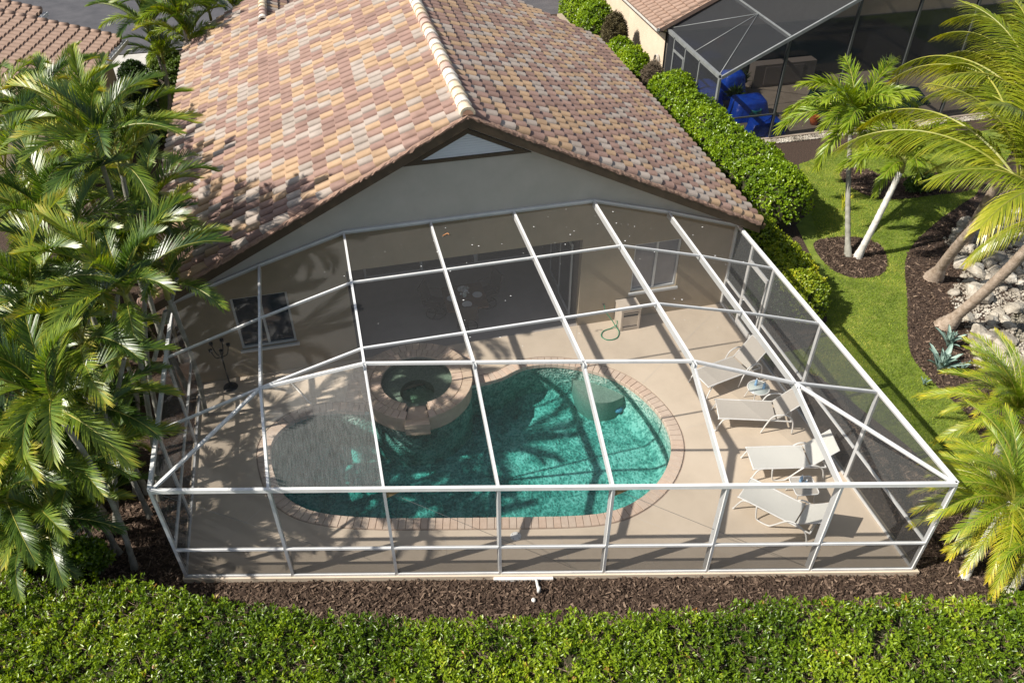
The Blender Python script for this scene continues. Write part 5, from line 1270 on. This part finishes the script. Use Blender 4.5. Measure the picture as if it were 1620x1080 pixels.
for y in (10.9, 12.2, 13.3): b = MB(); b.box(3.72, 3.78, y - .03, y + .03, 0, 2.55); ncp(b.build('side_post', M_greyalu))
b = MB(); b.add([(3.75, fy, .02), (3.75, 14.1, .02), (3.75, 14.1, 2.58), (3.75, fy, 2.58)], [(0, 1, 2, 3)]); ncp(b.build('side_screen', M_screen_dark))
b = MB(); b.box(3.70, 3.74, 12.23, 13.27, 2.0, 2.08); b.box(3.70, 3.74, 12.23, 13.27, .95, 1.03); b.box(3.70, 3.74, 12.23, 13.27, .03, .22); b.box(3.70, 3.74, 12.23, 12.30, .22, 2.0); b.box(3.70, 3.74, 13.2, 13.27, .22, 2.0); ncp(b.build('screen_door', M_greyalu))
ax = Vector((6.15, 11.6, cz(6.15)))
for q in ((3.78, 14.05, 2.62), (3.78, 11.5, 2.62), (3.78, fy + .1, 2.62)): b = MB(); b.tube([ax, q], .018, 5); ncp(b.build('roof_brace', M_greyalu))
flat([[(3.8, 9.1), (18, 9.1), (18, 14.19), (3.8, 14.19)]], -.02, 'neighbour_deck', mat('neighbour_deck_m', (.26, .21, .16), (.33, .27, .21), 1.5, .9), thick=.1, kind='structure')
b = MB(); b.prism([(8.6, 11.2), (9.4, 10.2), (11.5, 10.0), (14, 10.4), (14.5, 12), (13, 12.9), (10, 12.9)], -.018, -.012); o = b.build('neighbour_pool', mat('dark_pool', (.015, .05, .045), rough=.08, spec=.8)); tag(o, 'dark green neighbour pool inside the bronze cage', 'pool')
def drape(p, rx, ry, h, label):
    b = MB(); n = 26; rings = [(0, h), (.5, h), (.92, h * .98), (1.0, h * .9), (1.08, h * .45), (1.22, 0)]; v = []
    for ri, (f, z) in enumerate(rings):
        for k in range(n):
            a = 2 * math.pi * k / n; wob = 1 + (.07 * math.sin(7 * a + p.x) if ri > 3 else 0) * (ri - 2) / 2
            sq = 1 / max(abs(math.cos(a)), abs(math.sin(a))) ** .6
            v.append((f * rx * math.cos(a) * sq * wob, f * ry * math.sin(a) * sq * wob, z + (.03 * math.sin(3 * a) if 0 < ri < 3 else 0)))
    b.add(v, [(i * n + k, i * n + (k + 1) % n, (i + 1) * n + (k + 1) % n, (i + 1) * n + k) for i in range(len(rings) - 1) for k in range(n)], 0, True)
    o = b.build('tarp_cover', M_blue); o.location = (p.x, p.y, -.015); tag(o, label, 'tarp')
drape(at(1183, 168, .4), .66, .5, .75, 'largest blue tarp draped over a table in the neighbour cage')
drape(at(1157, 132, .5), .45, .4, 1.0, 'tall blue tarp over furniture behind the draped table in the neighbour cage')
drape(at(1112, 150, .4), .6, .75, .8, 'blue tarp seen through the left side screen of the neighbour cage')
drape(at(1210, 195, .3), .6, .4, .45, 'low blue tarp by the cage post of the neighbour')
def pot(p, r, h, m, label, plant=None):
    root = empty('plant_pot', (p.x, p.y, -.02), label=label, cat='plant pot'); b = MB(); b.lathe([(0, 0), (r * .6, 0), (r, h * .6), (r * .8, h * .92), (r * .9, h), (r * .75, h), (r * .7, h * .85), (0, h * .85)], 16); b.build('pot', m, root)
    if plant:
        n = 160; U = unit(RNG.normal(size=(n, 3))); U[:, 2] = abs(U[:, 2]); V, F, T_ = leafcloud(U * .05 + np.array([0, 0, h]), U, unit(RNG.normal(size=(n, 3))), RNG.uniform(.2, .5, n) * plant, np.full(n, .05), RNG.uniform(.2, .8, n)); link('foliage', npmesh('foliage', V, F, M_leafD, T_), root)
pot(at(1193, 183, .2), .28, .5, M_teal, 'teal glazed pot in front of the blue tarps')
pot(at(1162, 160, .2), .22, .45, M_metal, 'dark pot with leafy plant among the blue tarps', 1.0)
pot(at(1165, 135, .3), .2, .5, M_metal, 'dark pot with tall plant behind the blue tarps', 1.2)
pot(at(1288, 192, .1), .2, .35, M_terra, 'orange terracotta pot at the front of the neighbour cage')
pot(at(1268, 170, .1), .18, .3, M_teal, 'small teal bowl on the neighbour deck')
p = at(1212, 131, 0); b = MB()
for dy, hh in ((0, .85), (.35, .35)): b.tube(smooth([(p.x, p.y - dy, 0), (p.x, p.y - dy, hh * .8), (p.x + .12, p.y - dy, hh), (p.x + .35, p.y - dy, hh * .9), (p.x + .5, p.y - dy, hh * .45)]), .03, 8)
o = b.build('pool_handrail', M_white); tag(o, 'pale curved handrail of the neighbour pool', 'handrail')
b = MB(); p = at(1245, 95, .5); b.box(7.6, 10.4, 13.5, 14.0, 0, .95); o = b.build('cabinet', mat('taupe_cabinet', (.20, .17, .15), rough=.6)); tag(o, 'long low taupe cabinet along the back of the neighbour cage', 'cabinet')
for x in (8.5, 9.4): s = MB(); s.box(x - .42, x + .42, 13.48, 13.499, .1, .85); s.build('door', mat('cabinet_door', (.23, .20, .18), rough=.6), o)
# pebble strip in front of the neighbour cage
n = 3500; X = RNG.uniform(5.9, 17, n); Y = RNG.uniform(8.75, 9.08, n); s = RNG.uniform(.02, .05, n)
V = (oct_[None] * RNG.uniform(.6, 1.1, (n, 6, 1))) * s[:, None, None] + np.stack([X, Y, G0 + s * .5 + .02], 1)[:, None]; F = of[None] + (np.arange(n) * 6)[:, None, None]
o = link('gravel', npmesh('gravel', V.reshape(-1, 3), F.reshape(-1, 3), M_rock)); tag(o, 'strip of grey gravel along the foot of the neighbour cage', 'gravel', kind='stuff')
# coiled hose on the wall
b = MB()
for k in range(4): b.tube([(3.80 - .03 * k, 14.9 + .2 * math.cos(2 * math.pi * q / 16), 1.0 + .26 * math.sin(2 * math.pi * q / 16)) for q in range(17)], .014, 5, cap=False)
o = b.build('coiled_hose', M_conc); tag(o, 'grey hose coiled on the corner of the neighbour wall', 'hose')

# ------------------------------------------------------------------ neighbour at upper left
def left_roof(name, corner_px, label, z=2.9, L=6.5, cols=15):
    c = at(*corner_px, z); root = empty(name, (c.x, c.y, G0), label=label, cat='house')
    ed = Vector((-.19, -.98, 0)); upd = Vector((-.98, .19, 0)); an = R(14)
    def Pp(u_, s): q = c + ed * u_ + upd * (s * math.cos(an)); q.z = z + s * math.sin(an); return q
    b = MB(); b.add([Pp(0, 0), Pp(L, 0), Pp(L, 7), Pp(0, 7)], [(0, 3, 2, 1)]); b.add([Pp(0, 0), Pp(0, 7), Pp(0, 7) - Vector((0, 0, .25)), Pp(0, 0) - Vector((0, 0, .25))], [(0, 1, 2, 3)])
    child(b.build('roof', M_tileN), root)
    b = MB(); q = [Pp(.3, .5), Pp(L - .2, .5), Pp(L - .2, 6.5), Pp(.3, 6.5)]
    b.add([(p.x, p.y, G0) for p in q] + [(p.x, p.y, z - .05) for p in q], [(0, 1, 5, 4), (1, 2, 6, 5), (2, 3, 7, 6), (3, 0, 4, 7)]); child(b.build('wall', M_stucco), root)
    V0, F0 = [], []; rot = math.atan2(-upd.y, -upd.x); Bm = Matrix.Rotation(rot, 4, 'Z') @ Matrix.Rotation(an, 4, 'Y')
    for j in range(int(L / TW)):
        for i in range(18):
            q = Pp((j + .5) * TW, (i + 1) * EXP + .03)
            Mx = np.array(Matrix.Translation(q + Vector((0, 0, .02 + .0 * i))) @ Bm @ Matrix.Rotation(.03, 4, 'Y')); V0.append(TV @ Mx[:3, :3].T + Mx[:3, 3]); F0.append(TF + (len(V0) - 1) * len(TV))
    o = link('tile_field', npmesh('tile_field', np.concatenate(V0), np.concatenate(F0), M_tileN)); tag(o, kind='stuff'); child(o, root)
    cm = MB(); 
    for i in range(18):
        q0, q1 = Pp(-.05, i * EXP), Pp(-.05, (i + 1) * EXP + .03)
        cm = MB(); cm.tube([q0 + Vector((0, 0, .09)), q1 + Vector((0, 0, .06))], .12, 8, r2=.09); child(cm.build('rake_tile', M_tileN), root)
    g = MB(); a0, a1 = Pp(-.1, -.08), Pp(L, -.08); g.bar(a0 + Vector((0, 0, .02)), a1 + Vector((0, 0, .02)), .02, .12); s0 = -upd * .12
    g.bar(a0 + s0 + Vector((0, 0, .02)), a1 + s0 + Vector((0, 0, .02)), .02, .12); g.bar(a0 + s0 * .5 - Vector((0, 0, .11)), a1 + s0 * .5 - Vector((0, 0, .11)), .12, .02); child(g.build('gutter', M_alu), root)
left_roof('neighbour_house', (192, 64), 'terracotta tiled neighbour house half hidden by the upper left palms')
left_roof('neighbour_garage', (66, 20), 'smaller tiled neighbour roof with white gutter at the top left corner', 3.3, 3.0)
p = at(250, 180); b = MB(); b.lathe([(.10, 0), (.10, .85), (.085, .9), (0, .9)], 16, c=(p.x, p.y, G0)); o = b.build('bollard', M_beige); tag(o, 'beige round bollard beside the far left side of the tiled house', 'bollard')
